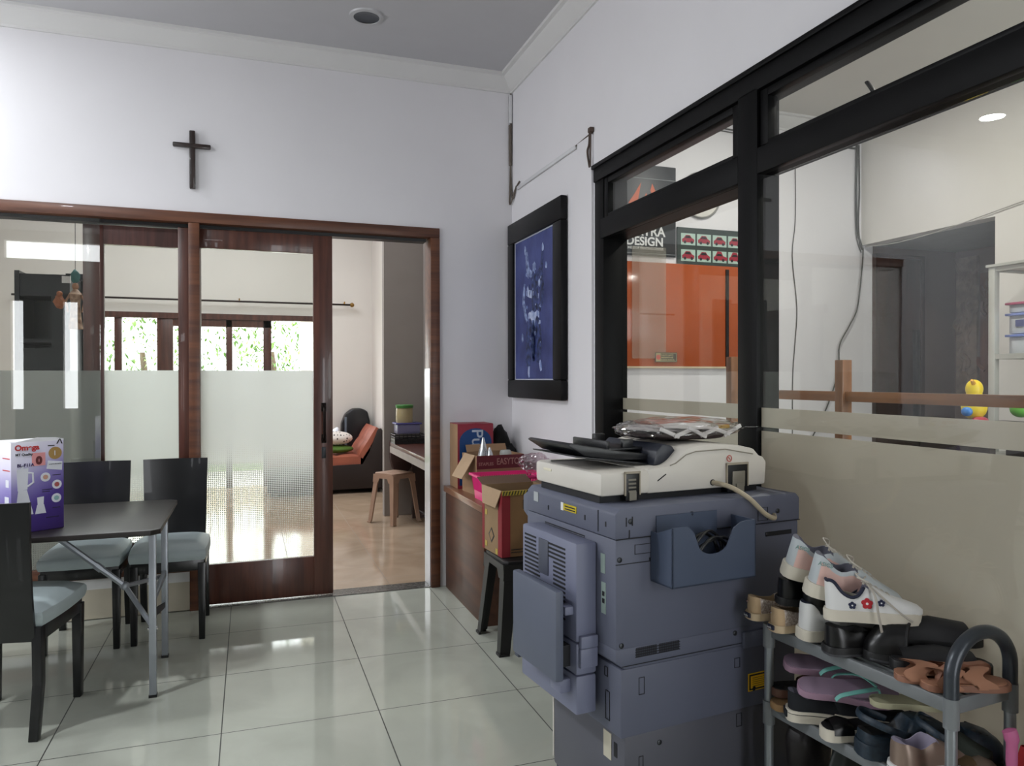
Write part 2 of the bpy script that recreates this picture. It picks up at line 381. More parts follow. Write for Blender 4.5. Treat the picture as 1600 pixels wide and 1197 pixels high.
# ------------------------------------------------------------------ far folding doors: door_2
d2 = struct(thing('door_2', None, None, (-2.1, 5.2, 0)))
f = B(); f.box(-1.26, 1.24, -.02, .12, 2.09, 2.16); f.box(-1.26, -1.18, -.02, .12, 0, 2.1)
f.out('frame', BROWN, d2)
for x0, x1, m in ((-1.08, -1.0, 0), (-.62, -.44, 0), (.16, .235, 0), (.60, .70, 0)):
    B().box(x0, x1, 0, .08, 0, 2.09, bev=.004).out('stile', BROWN, d2)
B().box(-.44, .70, 0, .08, 2.0, 2.09).out('rail', BROWN, d2)
B().box(-1.18, .16, .04, .045, 0, 2.09).out('glass_pane', GLASS, d2)
b = B(); b.tube([(-3.4, 5.1, 2.315), (-.43, 5.1, 2.312)], .012, 8); 
rod = tag(thing('curtain_rod', 'long dark curtain rod with brass knob above the far glass doors', 'curtain rod', (-1.9, 5.2, 2.31)))
B(T(1.9, -5.2, -2.31)).tube([(-4.2, 5.1, 2.315), (-.43, 5.1, 2.312)], .012, 8).out('pole', mat('dark_bronze', '#241a16', .4, .5), rod)
B(T(1.9, -5.2, -2.31)).ball((-.405, 5.1, 2.312), .03, sub=2).out('finial', mat('brass', '#8a6a38', .3, .8), rod)
for x in (-1.78, -.5):
    B(T(1.9, -5.2, -2.31)).tube([(x, 5.2, 2.33), (x, 5.1, 2.345), (x, 5.1, 2.31)], .009, 6).out('bracket', mat('brass', '#8a6a38', .3, .8), rod)
# ------------------------------------------------------------------ outside the far room
GRASS = mat('garden_grass', '#6f8a4a', .9, var=.3, scale=30)
g = B().box(-9, 6, 5.36, 16, -.3, -.12).out('ground', GRASS); struct(g)
g = B().box(-4.5, 1, 5.36, 7.2, -.119, -.02).out('terrace', mat('terrace_tile', '#c9c4b8', .4)); struct(g)
g = B().box(-9, 4, 9.2, 9.35, -.12, 1.0); wl = g.out('garden_wall', mat('garden_wall_render', '#c8beb0', .8)); tag(wl, 'low pale garden wall beyond the far glass doors', 'wall')
fn = thing('garden_fence', 'white barred fence standing outside the far glass doors', 'fence', (-1.5, 7.3, -.02))
B().box(-1.4, 1.2, -.02, .02, .95, 1.0).out('rail', WHITEP, fn); B().box(-1.4, 1.2, -.02, .02, .12, .17).out('rail', WHITEP, fn)
for i in range(24): B().box(-1.4+i*.11, -1.37+i*.11, -.012, .012, .17, .95).out('bar', WHITEP, fn)
tag(B().box(-.95, -.62, 6.6, 6.9, -.02, 3.0).out('porch_pillar', mat('white_render', '#e9e4dc', .8)), 'white porch pillar outside the open right end of the glass doors', 'pillar')
tag(B().box(-1.6, .6, 5.4, 6.9, 3.02, 3.15).out('porch_roof', mat('porch_soffit', '#cfc4b0', .8)), 'pale porch roof above the terrace', 'roof')
def foliage(name, c, r, n, size, seed):
    rnd = random.Random(seed); b = B()
    for _ in range(n):
        while True:
            p = Vector((rnd.uniform(-1, 1), rnd.uniform(-1, 1), rnd.uniform(-1, 1)))
            if .35 < p.length < 1: break
        q = Vector((c[0]+p.x*r[0], c[1]+p.y*r[1], c[2]+p.z*r[2]))
        M = T(*q) @ Matrix.Rotation(rnd.uniform(0, 6), 4, 'Z') @ Matrix.Rotation(rnd.uniform(-1.2, 1.2), 4, 'X')
        s = size*rnd.uniform(.6, 1.3)
        bm = bmesh.new(); v = [bm.verts.new(x) for x in ((-s*.35, 0, 0), (0, -s, 0), (s*.35, 0, 0), (0, s, 0))]; bm.faces.new(v); b._add(bm, rnd.randint(0, 1), M)
    return b
LEAF = [mat('leaf_green', '#5d7f3f', .6, var=.3, scale=3), mat('leaf_pale_green', '#8aa860', .6, var=.3, scale=3)]
for i, (c, r, lb) in enumerate((((-1.2, 10.6, 2.2), (1.1, .9, 1.7), 'bushy green tree beyond the fence at the right of the glass doors'), ((-3.6, 11.5, 1.8), (1.6, 1, 1.9), 'bushy green tree at the left, beyond the garden wall'))):
    t = thing('garden_tree', lb, 'tree', (c[0], c[1], -.12))
    foliage('x', (0, 0, c[2]+.12), r, 2200, .07, i).out('foliage', LEAF, t, smooth=0)
    B().tube([(0, 0, 0), (.05, 0, 1), (-.05, .02, 2)], [.12, .09, .05], 8).out('trunk', wood('bark', '#4a3a2c', '#6b5844', .9), t)
# ================================================================== MAIN ROOM THINGS
# cross
cr = thing('wall_cross', 'dark wooden cross hanging on the white wall above the door frame', 'cross', (-1.976, 0, 2.46))
CW = wood('dark_cross_wood', '#1c1210', '#2c1c17', .4, 'z')
B().box(-.016, .016, -.03, -.004, 0, .338, bev=.006).out('upright', CW, cr)
B().box(-.104, .1, -.034, -.008, .236, .262, bev=.006).out('crossbar', CW, cr)
# ceiling lamp (off)
cl = thing('ceiling_lamp', 'round unlit recessed lamp in the ceiling above the doors', 'lamp', (-1.05, -.567, CZ), 0, 'recessed ceiling lamps')
B().lathe([(.065, .0), (.072, -.012), (.092, -.008), (.095, 0)], 40).out('rim', mat('lamp_rim_grey', '#b9b9bb', .4, .3), cl)
B().lathe([(.070, -.010), (.060, .035-.04), (.03, -.004), (0, -.003)], 40).out('reflector', mat('lamp_reflector', '#55585c', .25, .9), cl)
# cables and conduits
CAB = mat('dusty_cable', '#5f564e', .7); CON = mat('white_conduit', '#cfcfd1', .5)
c1 = thing('corner_cable', 'bundle of dusty cables running down the corner from the cornice', 'cable', (-.012, -.012, 2.58))
B().box(-.012, .008, -.012, .008, .48, .67, bev=.004).out('conduit', CON, c1)
b = B(); b.tube(smooth_pts([(0, 0, .68), (.002, 0, .35), (-.004, 0, .1), (-.006, 0, -.06), (.002, -.08, .02), (.004, -.16, .055)], 5), .0055, 6)
b.tube(smooth_pts([(.004, -.004, .5), (-.004, -.004, .3), (.003, 0, .08), (.002, -.03, -.03), (.004, -.1, .04)], 5), .006, 6)
b.tube([(-.002, 0, .47), (-.002, 0, .2)], .011, 6)
b.out('wire', CAB, c1)
c2 = thing('wall_conduit', 'thin white cable conduit running level from the corner to the black window', 'conduit', (0, -.2, 2.6))
B().box(-.014, -.0005, -.86, .07, -.012, .01, bev=.003).out('channel', CON, c2)
B().tube([(-.008, -1.06, .015), (-.008, -.86, .004)], .004, 6).out('wire', CAB, c2)
c3 = thing('window_cable', 'short brown cable hanging from the conduit to the corner of the black window', 'cable', (-.01, -1.245, 2.44))
b = B(); b.tube(smooth_pts([(-.004, 0, .2), (-.006, .004, .12), (-.012, .012, .08), (-.006, 0, .0)], 5), .006, 6); b.tube([(-.004, -.012, .2), (-.004, -.006, 0)], .005, 6); b.box(-.014, .008, -.026, .006, .175, .2, bev=.003)
b.out('wire', mat('brown_cable', '#4b3a30', .6), c3)
# framed painting
pt = thing('framed_painting', 'tall blue figure painting in a wide black frame hanging on the right wall', 'painting', (0, -.475, 1.23))
f = B(); y0, y1, z1 = -.462, .44, 1.14
for (a, c, d, e) in ((y0, y1, 0, .115), (y0, y1, z1-.135, z1), (y0, y0+.125, .115, z1-.135), (y1-.105, y1, .115, z1-.135)):
    f.box(-.045, -.003, a, c, d, e, bev=.008)
f.out('frame', mat('black_frame_wood', '#050507', .4, var=.2, spec=.2), pt)
b = B(); 
for (a, c, d, e) in ((y0+.12, y0+.132, .113, z1-.133), (y1-.112, y1-.10, .113, z1-.133), (y0+.12, y1-.1, .112, .122), (y0+.12, y1-.1, z1-.142, z1-.132)): b.box(-.03, -.018, a, c, d, e)
b.out('slip', mat('white_frame_slip', '#b9bcc8', .5), pt)
cv = B().box(-.026, -.018, y0+.12, y1-.1, .11, z1-.13).out('canvas', mat('blue_canvas', '#262e62', .55, scale=4, col2='#46508a', bump=.3, bscale=40), pt)
PA = mat('pale_blue_paint', '#95a6cf', .6, scale=30, col2='#2c3768'); PB = mat('navy_paint', '#0f1534', .6, scale=30, col2='#3b4a80'); PW = mat('white_blue_paint', '#c3cde4', .6, scale=20, col2='#6d80b4')
b = B(); X0 = -.026
def stroke(pts, r, mi): b.tube(smooth_pts([(X0, y, z) for y, z in pts], 4), [r*(.6+.4*math.sin(PI*i/(4*(len(pts)-1)))) for i in range(4*(len(pts)-1)+1)], 8, mi=mi, flat=(1, .12), up=(0, 0, 1))
def dab(y, z, ry, rz, mi): b.ball((X0, y, z), (.004, ry, rz), mi=mi, sub=2, jit=.15, seed=int(y*900+z*77) & 255)
for s, (dy) in ((1, 0),):
    dab(-.01, .80, .03, .04, 0); dab(-.01, .72, .06, .07, 1); dab(-.02, .61, .055, .12, 1); dab(.0, .50, .10, .05, 2)
    stroke([(.02, .76), (.10, .80), (.13, .93)], .026, 0); stroke([(-.06, .76), (-.12, .78), (-.15, .90)], .024, 1)
    stroke([(.13, .66), (.05, .645), (-.08, .62)], .024, 2); stroke([(.16, .72), (.18, .6), (.12, .48)], .022, 0)
    stroke([(-.11, .8), (-.14, .66), (-.12, .56)], .03, 1)
    stroke([(.05, .5), (.09, .36), (.09, .2)], .05, 1); stroke([(-.05, .5), (-.08, .36), (-.07, .22)], .048, 1); stroke([(0, .48), (.0, .34), (0, .23)], .04, 0)
    stroke([(.08, .22), (.09, .16), (.08, .13)], .016, 2); stroke([(-.09, .24), (-.11, .2), (-.12, .17)], .018, 2)
    for k in range(48): dab(random.uniform(-.13, .13), random.uniform(.22, .8), random.uniform(.006, .016), random.uniform(.01, .03), random.choice((0, 2, 1)))
    dab(.15, .93, .012, .03, 2); dab(-.15, .90, .014, .03, 2); dab(-.2, .79, .016, .02, 2); dab(.2, .38, .018, .03, 0)
b.out('painted_figure', [PA, PB, PW], pt)

# ---------------- dark dining chairs
SEATM = mat('pale_grey_seat_vinyl', '#aab6b8', .45, var=.05, bump=.1, bscale=200)
def dining_chair(label, loc, rz, group=None):
    """faces -Y in its own space; origin on the floor under the seat centre"""
    t = thing('dining_chair', label, 'chair', loc, math.radians(rz), group)
    for sx in (-1, 1):
        # front leg, tapering to the floor; rear leg kicks back
        b = B(); x = sx*.16
        b.prism([(x-.02, .40), (x+.02, .40), (x+.0145*(1)+.0, 0), (x-.0145, 0)], 'y', -.2, -.163, bev=.003); b.out('leg', BLACKP, t)
        b = B(); pr = [(.16, .42), (.205, .42), (.20, .2), (.235, 0), (.205, 0), (.165, .2)]
        b.prism(pr, 'x', x-.017, x+.017, bev=.003); b.out('leg', BLACKP, t)
    b = B(); b.box(-.172, .172, -.195, -.175, .36, .42, bev=.003); b.box(-.172, .172, .17, .19, .36, .42, bev=.003); b.box(-.174, -.154, -.19, .19, .36, .42, bev=.003); b.box(.154, .174, -.19, .19, .36, .42, bev=.003)
    b.out('seat_frame', BLACKP, t)
    # cushion, fuller in the middle
    rows = []
    for i in range(13):
        v = -1+2*i/12; r = []
        for k in range(13):
            u = -1+2*k/12
            uu = u*(1-.06*v*v); vv = v*(1-.06*u*u)
            r.append((uu*.186, vv*.215-.012, .472+.036*(1-abs(u)**3.2)**.5*(1-abs(v)**3.2)**.5))
        rows.append(r)
    b = B(); b.grid(rows)
    low = [[(p[0]*1.0, p[1], .42 if (abs(-1+2*k/12) > .99 or abs(-1+2*i/12) > .99) else .42) for k, p in enumerate(r)] for i, r in enumerate(rows)]
    b.grid(low)
    edge = rows[0][:]+[r[-1] for r in rows[1:]]+rows[-1][-2::-1]+[r[0] for r in rows[-2:0:-1]]
    def off(p, k): return (p[0]*(1+k), (p[1]+.012)*(1+k)-.012)
    b.grid([[(*off(p, 0), p[2]) for p in edge], [(*off(p, .03), .462) for p in edge], [(*off(p, .035), .445) for p in edge], [(*off(p, .02), .43) for p in edge], [(*off(p, 0), .42) for p in edge]], closed=True)
    b.out('seat', SEATM, t, smooth=60)
    # bent panel back
    rows = []
    for i in range(15):
        z = .37+.53*i/14; zz = (z-.37)/.53
        y = .205+.075*zz+.012*math.sin(zz*PI*1.2)
        rows.append([(x*(.168-.012*(1-zz)), y+.018*(1-(x)**2)-.018, z) for x in [-1+2*k/8 for k in range(9)]])
    back = [[(p[0], p[1]+.014, p[2]) for p in r] for r in rows]
    b = B(); b.grid(rows); b.grid(back)
    loop = lambda g: g[0]+[r[-1] for r in g[1:]]+g[-1][-2::-1]+[r[0] for r in g[-2:0:-1]]
    b.grid([loop(rows), loop(back)], closed=True); bmesh.ops.remove_doubles(b.bm, verts=b.bm.verts[:], dist=1e-5)
    b.out('backrest', BLACKP, t, smooth=40)
    return t
ch = dining_chair('black dining chair with pale seat, right of the two behind the table', (-2.065, -.345, 0), 0)
c2_ = copytree(ch); c2_.location = (-2.462, -.355, 0); c2_['label'] = 'black dining chair mostly hidden behind the purple box on the table'
c3_ = copytree(ch); c3_.location = (-2.552, -1.265, 0); c3_.rotation_euler = (0, 0, math.radians(170)); c3_['label'] = 'black dining chair nearest the camera, seen from behind at the left edge'
# ---------------- folding table
tb = thing('folding_table', 'dark brown topped folding table on grey steel legs', 'table', (-2.5, -.87, 0))
b = B(); b.prism([(-.9, -.43), (.44, -.43), (.475, -.395), (.475, .395), (.44, .43), (-.9, .43)], 'z', .70, .722, bev=.003)
b.out('table_top', mat('dark_brown_laminate', '#262120', .38, var=.15, scale=14, bump=.05), tb)
for sx in (.44, -.86):
    for y in (-.36, .12+.0):
        b = B(); b.box(sx-.014, sx+.014, y-.014, y+.014, .004, .70, bev=.002); b.box(sx-.016, sx+.016, y-.016, y+.016, 0, .012, mi=1)
        b.out('leg', [STEEL, BLACK], tb)
    b = B(); b.box(sx-.01, sx+.01, -.346, .106, .40, .425, bev=.002); b.out('crossbar', STEEL, tb)
    b = B(); b.prism([(-.345, .37), (.105, .27), (.105, .245), (-.345, .33)], 'x', sx-.003, sx+.003); b.out('gusset', DARKM, tb)
    s = -1 if sx > 0 else 1
    b = B(); b.tube([(sx-.0, -.335, .285), (sx+s*.13, -.19, .44), (sx+s*.14, -.19, .45)], .011, 8); b.tube([(sx+s*.13, -.19, .44), (sx+s*.42, -.19, .70)], .013, 8)
    b.tube([(sx, .1, .40), (sx+s*.13, -.19, .44)], .01, 8); b.ball((sx+s*.13, -.19, .44), .02, sub=2); b.tube([(sx+s*.22, -.19, .52), (sx+s*.245, -.19, .543)], .017, 8)
    b.out('folding_brace', STEEL, tb)
    b = B(); b.cyl((sx-.02, -.36, .29), (sx+.02, -.36, .29), .008, seg=10); b.out('rivet', CHROME, tb)
# ---------------- blender carton on the table
PUR = None
def purplemat():
    m, nt, b = newmat('purple_carton_print'); N, L = nt.nodes, nt.links
    tc = N.new('ShaderNodeTexCoord'); sp = N.new('ShaderNodeSeparateXYZ'); L.new(tc.outputs['Object'], sp.inputs[0])
    ad = N.new('ShaderNodeMath'); ad.operation = 'MULTIPLY_ADD'; ad.inputs[1].default_value = -.5; L.new(sp.outputs['X'], ad.inputs[0]); L.new(sp.outputs['Z'], ad.inputs[2])
    mr = N.new('ShaderNodeMapRange'); mr.inputs[1].default_value = 0; mr.inputs[2].default_value = .5; L.new(ad.outputs[0], mr.inputs[0])
    cr = N.new('ShaderNodeValToRGB'); L.new(mr.outputs[0], cr.inputs[0]); e = cr.color_ramp.elements
    e[0].position = .0; e[0].color = lin('#3f2a6e'); e[1].position = 1; e[1].color = lin('#eceaf2')
    for p, c in ((.35, '#56409a'), (.55, '#8f84c4'), (.72, '#cfcbe2')): q = e.new(p); q.color = lin(c)
    L.new(cr.outputs[0], b.inputs['Base Color']); b.inputs['Roughness'].default_value = .35; return m
PUR = purplemat()
bx = thing('blender_carton', 'purple and white printed blender carton standing on the dark table', 'box', (-2.416, -1.10, .723), math.radians(35))
w_, h_, dp = .20, .385, .17
BW = .2
b = B(); b.box(-BW, 0, 0, dp, 0, h_-.012, bev=.002); b.out('carton', PUR, bx)
b = B(); b.prism([(-BW, h_-.014), (-BW+.1, h_+.004), (-.03, h_+.001), (0, h_-.006), (0, h_-.014)], 'y', .001, .006); b.box(-BW, 0, .006, dp, h_-.014, h_-.010); b.out('top_flap', mat('carton_white', '#e6e6ec', .5), bx)
WH = mat('print_white', '#dfe1ea', .5); RED = mat('print_red', '#c02a2e', .5); DK = mat('print_black', '#1c1c22', .5); GOLD = mat('print_gold', '#a8854a', .4); PNK = mat('print_pink', '#e49a9c', .5); PGY = mat('print_grey', '#b9b9c4', .5)
FM = face_neg_y(0, -.0012, 0)
def M2(x, z): return face_neg_y(x, -.0008, z)
lettering('Omega', .031, M2(-.186, .340), RED, bx, bold=.0012)
lettering('MT Quality', .014, M2(-.184, .318), DK, bx, bold=.0003)
lettering('BL-F11A', .018, M2(-.178, .272), mat('print_violet', '#33235c', .5), bx, bold=.0006)
lettering('0', .042, M2(-.107, .280) @ T(0, 0, .0006), mat('print_dark_red', '#5e1a20', .5), bx, bold=.003)
b = B(); b.box(-.123, -.072, -.0006, 0, .272, .326); b.out('pink_badge', PNK, bx)
b = B(M2(-.034, .320)); b.lathe([(0, .0003), (.026, .0003), (.026, 0)], 28); b.out('gold_seal', GOLD, bx)
lettering('1', .03, M2(-.043, .310) @ T(0, 0, .0006), WH, bx)
b = B(); b.prism([(-.068, .256), (-.008, .246), (-.006, .282), (-.062, .290)], 'y', -.0009, 0); b.out('price_sticker', WH, bx)
lettering('6 AUTO-BLENDER', .006, M2(-.058, .272) @ T(0, 0, .0006), DK, bx)
# certification marks (square mark is left blank), printed lines
B().box(-.062, -.036, -.0006, 0, .350, .354).out('printed_line', DK, bx)
b = B(); b.prism([(-.030, .358), (-.024, .358), (-.015, .376), (-.010, .358), (-.004, .358), (-.013, .379), (-.018, .379)], 'y', -.0006, 0); b.out('printed_mark', DK, bx)
for z, x0, x1 in ((.226, -.045, -.012), (.168, -.085, -.045), (.16, -.085, -.055), (.088, -.045, -.015), (.05, -.07, -.02)): B().box(x0, x1, -.0006, 0, z, z+.003).out('printed_line', DK, bx)
# picture of the blender
b = B()
b.prism([(-.185, .262), (-.136, .266), (-.140, .178), (-.176, .174), (-.182, .074), (-.116, .074), (-.136, .174), (-.140, .178), (-.136, .266), (-.155, .266), (-.155, .276), (-.163, .276), (-.163, .264)][:4]+[(-.180, .262)], 'y', -.0007, 0)
b.prism([(-.174, .176), (-.142, .176), (-.118, .074), (-.186, .074)], 'y', -.0007, 0); b.box(-.164, -.154, -.0007, 0, .262, .276)
b.tube([(-.138, -.0005, .246), (-.120, -.0005, .244), (-.118, -.0005, .205), (-.140, -.0005, .190)], .004, 6, flat=(1, .2), up=(0, 0, 1))
b.out('blender_picture', WH, bx)
b = B(); b.prism([(-.104, .140), (-.078, .142), (-.080, .108), (-.102, .107), (-.110, .072), (-.070, .072), (-.080, .108)][:4], 'y', -.0007, 0); b.prism([(-.104, .109), (-.078, .109), (-.070, .072), (-.112, .072)], 'y', -.0007, 0)
b.out('grinder_picture', WH, bx)
for (x, z, c) in ((-.072, .222, '#c79a86'), (-.028, .187, '#a8524e'), (-.030, .130, '#8fb5b8')):
    b = B(M2(x, z)); b.lathe([(0, .0004), (.019, .0004), (.019, 0)], 24); b.lathe([(0, .0009), (.010, .0009), (.010, 0)], 16, mi=1); b.out('food_picture', [WH, mat('food_'+c[1:], c, .5)], bx)
# left end face print
b = B(); b.box(-BW-.0008, -BW, .02, .06, .06, .15); b.box(-BW-.0008, -BW, .02, .05, .19, .22); b.out('end_picture', WH, bx)
for z in (.256, .305): B().box(-BW-.0008, -BW, .01, .08, z, z+.004).out('end_line', RED, bx)

# ---------------- brown cabinet in the corner
CBW = wood('brown_veneer', '#4a2d20', '#5f3b29', .45, 'y', scale=.7, coat=.05)
cb = thing('corner_cabinet', 'low brown wooden cabinet in the corner under the open cartons', 'cabinet', (-.245, -.43, 0))
B().box(-.222, .225, -.428, .41, 0, .615, bev=.003).out('body', CBW, cb)
B().box(-.235, .23, -.436, .415, .622, .66, bev=.004).out('worktop', wood('brown_veneer_top', '#6a4430', '#85583d', .35, 'y', scale=.7), cb)
# ---------------- cartons
CARD = mat('corrugated_card', '#9a7a5c', .8, var=.06, scale=10); CARDI = mat('card_inside', '#5e4735', .85); CARDP = mat('pale_card', '#a98e70', .8)
def opencarton(name, label, loc, rz, w, d, h, mf, ms, t=.004):
    o = thing(name, label, 'box', loc, math.radians(rz))
    b = B(); b.box(0, w, 0, t, 0, h, mi=0); b.box(0, t, t, d, 0, h, mi=1); b.box(w-t, w, t, d, 0, h, mi=1); b.box(t, w-t, d-t, d, 0, h, mi=1); b.box(t, w-t, t, d-t, 0, t, mi=1)
    b.out('carton', [mf, ms], o, smooth=0); return o
pb = thing('juice_carton', 'tall blue and red carton standing on the corner cabinet against the wall', 'box', (-.435, -.2, .66))
B().box(0, .235, 0, .19, 0, .405, bev=.002).out('carton', CARD, pb)
b = B(); b.box(0, .235, -.0015, 0, 0, .405); b.out('red_print', mat('carton_red', '#93273a', .5), pb)
pts = [(.012, .02), (.223, .02), (.223, .30)]+[(.1175+.1055*math.cos(math.radians(a)), .295+.085*math.sin(math.radians(a))) for a in range(10, 171, 16)]+[(.012, .30)]
b = B(); b.prism(pts, 'y', -.0025, -.0014); b.out('blue_print', mat('carton_blue', '#0e3f78', .5), pb)
lettering('Pure', .105, T(.095, -.003, .375) @ R('Y', 90) @ R('X', 90), mat('print_pale_blue', '#b3bccb', .5), pb, sx=1.05, bold=.001)
b = B(); b.prism([(0, .405), (.12, .412), (.235, .402), (.235, .405)], 'y', .0, .004); b.box(0, .235, .004, .19, .405, .408); b.out('top_flap', mat('carton_red', '#93273a'), pb)
# second open carton
SB = wood; REDC = mat('carton_maroon', '#5e1c26', .6)
st = opencarton('open_carton', 'open brown carton with maroon printed band, on the corner cabinet', (-.40, -.50, .66), 5, .31, .24, .235, CARD, CARD)
b = B(); b.box(.0, .31, -.0012, 0, .155, .235); b.box(0, .02, -.001, 0, 0, .05); b.out('maroon_band', REDC, st)
PR = mat('band_print', '#a07a72', .6)
lettering('STAPLES', .026, face_neg_y(.012, -.002, .176), PR, st, bold=.0004); lettering('EASYTOP', .055, face_neg_y(.128, -.002, .178), PR, st, sx=.74, bold=.0006)
b = B(); b.box(.02, .3, -.001, 0, .095, .100); b.box(.03, .28, -.001, 0, .078, .082); b.box(.03, .12, -.001, 0, .13, .134); b.box(.17, .26, -.001, 0, .133, .138)
b.tube([(.05+.2*i/10, -.001, .03+.045*math.sin(PI*i/10)) for i in range(11)], .003, 6, flat=(1, .2), up=(0, 0, 1)); b.out('printed_lines', REDC, st)
b = B(); b.box(-.004, 0, 0, .17, -.16, 0, M=T(0, .02, .235) @ R('Y', 32)); b.out('side_flap', CARDP, st)
b = B(); b.box(.03, .3, 0, .05, 0, .004, M=T(0, .24, .235) @ R('X', 60)); b.out('back_flap', CARD, st)
cn = thing('cone_stack', 'stack of silver metal cones standing in the open maroon-banded carton', 'cones', (-.335, -.42, .668))
b = B()
for k, (x, y, h) in enumerate(((0, 0, .33), (.035, -.02, .27), (.052, .0, .24))):
    b.lathe([(.0, h), (.006, h), (.034, h-.11), (.036, h-.112), (.037, h-.13), (.046, 0)], 20, c=(x, y, 0))
b.out('cones', mat('brushed_aluminium', '#c9cccf', .25, .9, var=.1, scale=30), cn)
bk = tag(B().ball((0, 0, 0), (.075, .05, .19), jit=.10, seed=3).ball((.05, -.03, -.05), (.07, .05, .12), jit=.12, seed=5).out('black_bag', mat('black_cloth', '#08080a', .8, var=.3), smooth=60, loc=(-.115, -.085, .852)), 'crumpled black bag pushed behind the cartons in the corner', 'bag')
jr = tag(B().lathe([(0, 0), (.035, 0), (.037, .06), (.03, .075), (0, .078)], 20).out('glass_jar', mat('cloudy_glass', '#b6b9b4', .2), loc=(-.185, -.40, .84)), 'small cloudy jar beside the silver cones in the open carton', 'jar')
tag(B().box(-.045, .045, -.045, .045, 0, .168).out('paper_bundle', CARD, loc=(-.185, -.40, .67)), 'plain card packet under the small jar in the open carton', 'packet')
# pink basket
PK = mat('hot_pink_plastic', '#e0257a', .35)
pk = thing('pink_basket', 'hot pink slatted plastic basket between the cartons', 'basket', (-.265, -.68, .662))
b = B(); L0, L1, W0, W1, H = .17, .187, .10, .112, .145
def ring(l, w_, z): return [(-l, -w_, z), (l, -w_, z), (l, w_, z), (-l, w_, z)]
b.grid([ring(L0, W0, 0), ring(L0+.003, W0+.003, .05)], closed=True); b.prism([(-L0, -W0), (L0, -W0), (L0, W0), (-L0, W0)], 'z', 0, .003)
b.grid([ring(L1-.003, W1-.003, .125), ring(L1, W1, H), ring(L1+.012, W1+.012, H), ring(L1+.012, W1+.012, H-.012)], closed=True)
n = 26
for i in range(n+1):
    for sy in (-1, 1):
        u = -1+2*i/n; b.tube([(u*(L0+.003), sy*(W0+.003), .05), (u*(L1-.003), sy*(W1-.003), .126)], .0032, 4)
    if i < 16:
        for sx in (-1, 1):
            u = -1+2*i/15; b.tube([(sx*(L0+.003), u*(W0+.003), .05), (sx*(L1-.003), u*(W1-.003), .126)], .0032, 4)
b.out('basket', PK, pk)
# crumpled clear bag over the basket
def crumple(c, r, n, seed, m, name, label, cat, sub=4, jit=.22):
    b = B(); bm = bmesh.new(); bmesh.ops.create_icosphere(bm, subdivisions=sub, radius=1); rnd = random.Random(seed)
    dirs = [(Vector((rnd.uniform(-1, 1), rnd.uniform(-1, 1), rnd.uniform(-1, 1))).normalized(), rnd.uniform(4, 11), rnd.uniform(0, 6)) for _ in range(n)]
    for v in bm.verts:
        d = v.co.copy(); k = 1+jit*sum(abs(math.sin(d.dot(a)*f_+p))-.6 for a, f_, p in dirs)/math.sqrt(n)
        v.co = Vector((d.x*r[0]*k, d.y*r[1]*k, d.z*r[2]*k))
    b._add(bm); o = b.out(name, m, smooth=0, loc=c); return tag(o, label, cat)
CLEAR = glassmat('clear_plastic_bag', '#efe6ea', .16, .18)
crumple((-.13, -.745, .872), (.085, .07, .055), 7, 4, CLEAR, 'plastic_bag', 'crumpled clear plastic bag lying on the pink basket', 'bag')
# stool and carton on it
def plastic_stool(name, label, loc, rz, m, h=.45, top=.30, bot=.37, lw=.055):
    o = thing(name, label, 'stool', loc, math.radians(rz)); t = top/2; bb = bot/2
    b = B(); b.prism([(-t+.02, -t), (t-.02, -t), (t, -t+.02), (t, t-.02), (t-.02, t), (-t+.02, t), (-t, t-.02), (-t, -t+.02)], 'z', h-.02, h, bev=.005)
    for k in range(6):
        a = 2*PI*k/6; b.cyl((.06*math.cos(a), .06*math.sin(a), h-.001), (.06*math.cos(a), .06*math.sin(a), h+.001), .012, seg=10)
    b.out('seat', m, o)
    for a in (0, 90, 180, 270):     # apron panels
        b = B(R('Z', a)); b.prism([(-t, h-.015), (t, h-.015), (t+.008, h-.09), (t-lw-.0, h-.09), (t-lw-.02, h-.05), (-t+lw+.02, h-.05), (-t+lw, h-.09), (-t-.008, h-.09)], 'y', -t-.006, -t+.0, M=None)
        b.out('apron', m, o)
    for sx in (-1, 1):
        for sy in (-1, 1):
            b = B(); rows = []
            for z, k in ((0, 0), (.012, 0), (.012, .006), (h*.5, .006), (h-.02, .006)):
                f_ = z/h; ce = bb+(t-bb)*f_ - k; l = lw*(.72+.28*f_)-k*.5
                x1, y1 = sx*ce, sy*ce; x0, y0 = sx*(ce-l), sy*(ce-l); wt = .006
                rows.append([(x1, y1, z), (x0, y1, z), (x0, y1-sy*wt*2, z), (x1-sx*wt*2, y1-sy*wt*2, z), (x1-sx*wt*2, y0, z), (x1, y0, z)])
            b.grid(rows, closed=True); b.out('leg', m, o)
    return o
BST = mat('black_stool_plastic', '#100e0e', .5, var=.2, bump=.05)
plastic_stool('plastic_stool', 'black plastic stool beside the cabinet, under a cardboard carton', (-.33, -1.11, 0), 0, BST, .45, .32, .40, .075)
kc = opencarton('cardboard_carton', 'open cardboard carton with yellow striped edge on the black stool', (-.475, -1.19, .453), 4, .30, .27, .335, mat('kraft_card', '#80603f', .8), mat('red_side_card', '#8e7455', .8))
b = B(); b.box(0, .045, -.0012, 0, 0, .335); b.box(-.0012, 0, 0, .05, 0, .335); b.out('red_print', mat('carton_crimson', '#86202b', .6), kc); B().box(-.0012, 0, .24, .27, 0, .335).out('red_print', mat('carton_crimson', '#86202b', .6), kc)
b = B(); b.box(.0, .30, -.006, 0, .312, .335, M=None); 
b.out('yellow_edge', mat('yellow_tape', '#b09a35', .5), kc)
b = B(); [b.prism([(x, .313), (x+.006, .313), (x+.014, .334), (x+.008, .334)], 'y', -.0068, -.0055) for x in [i*.016 for i in range(18)]]; b.out('stripe', DK, kc)
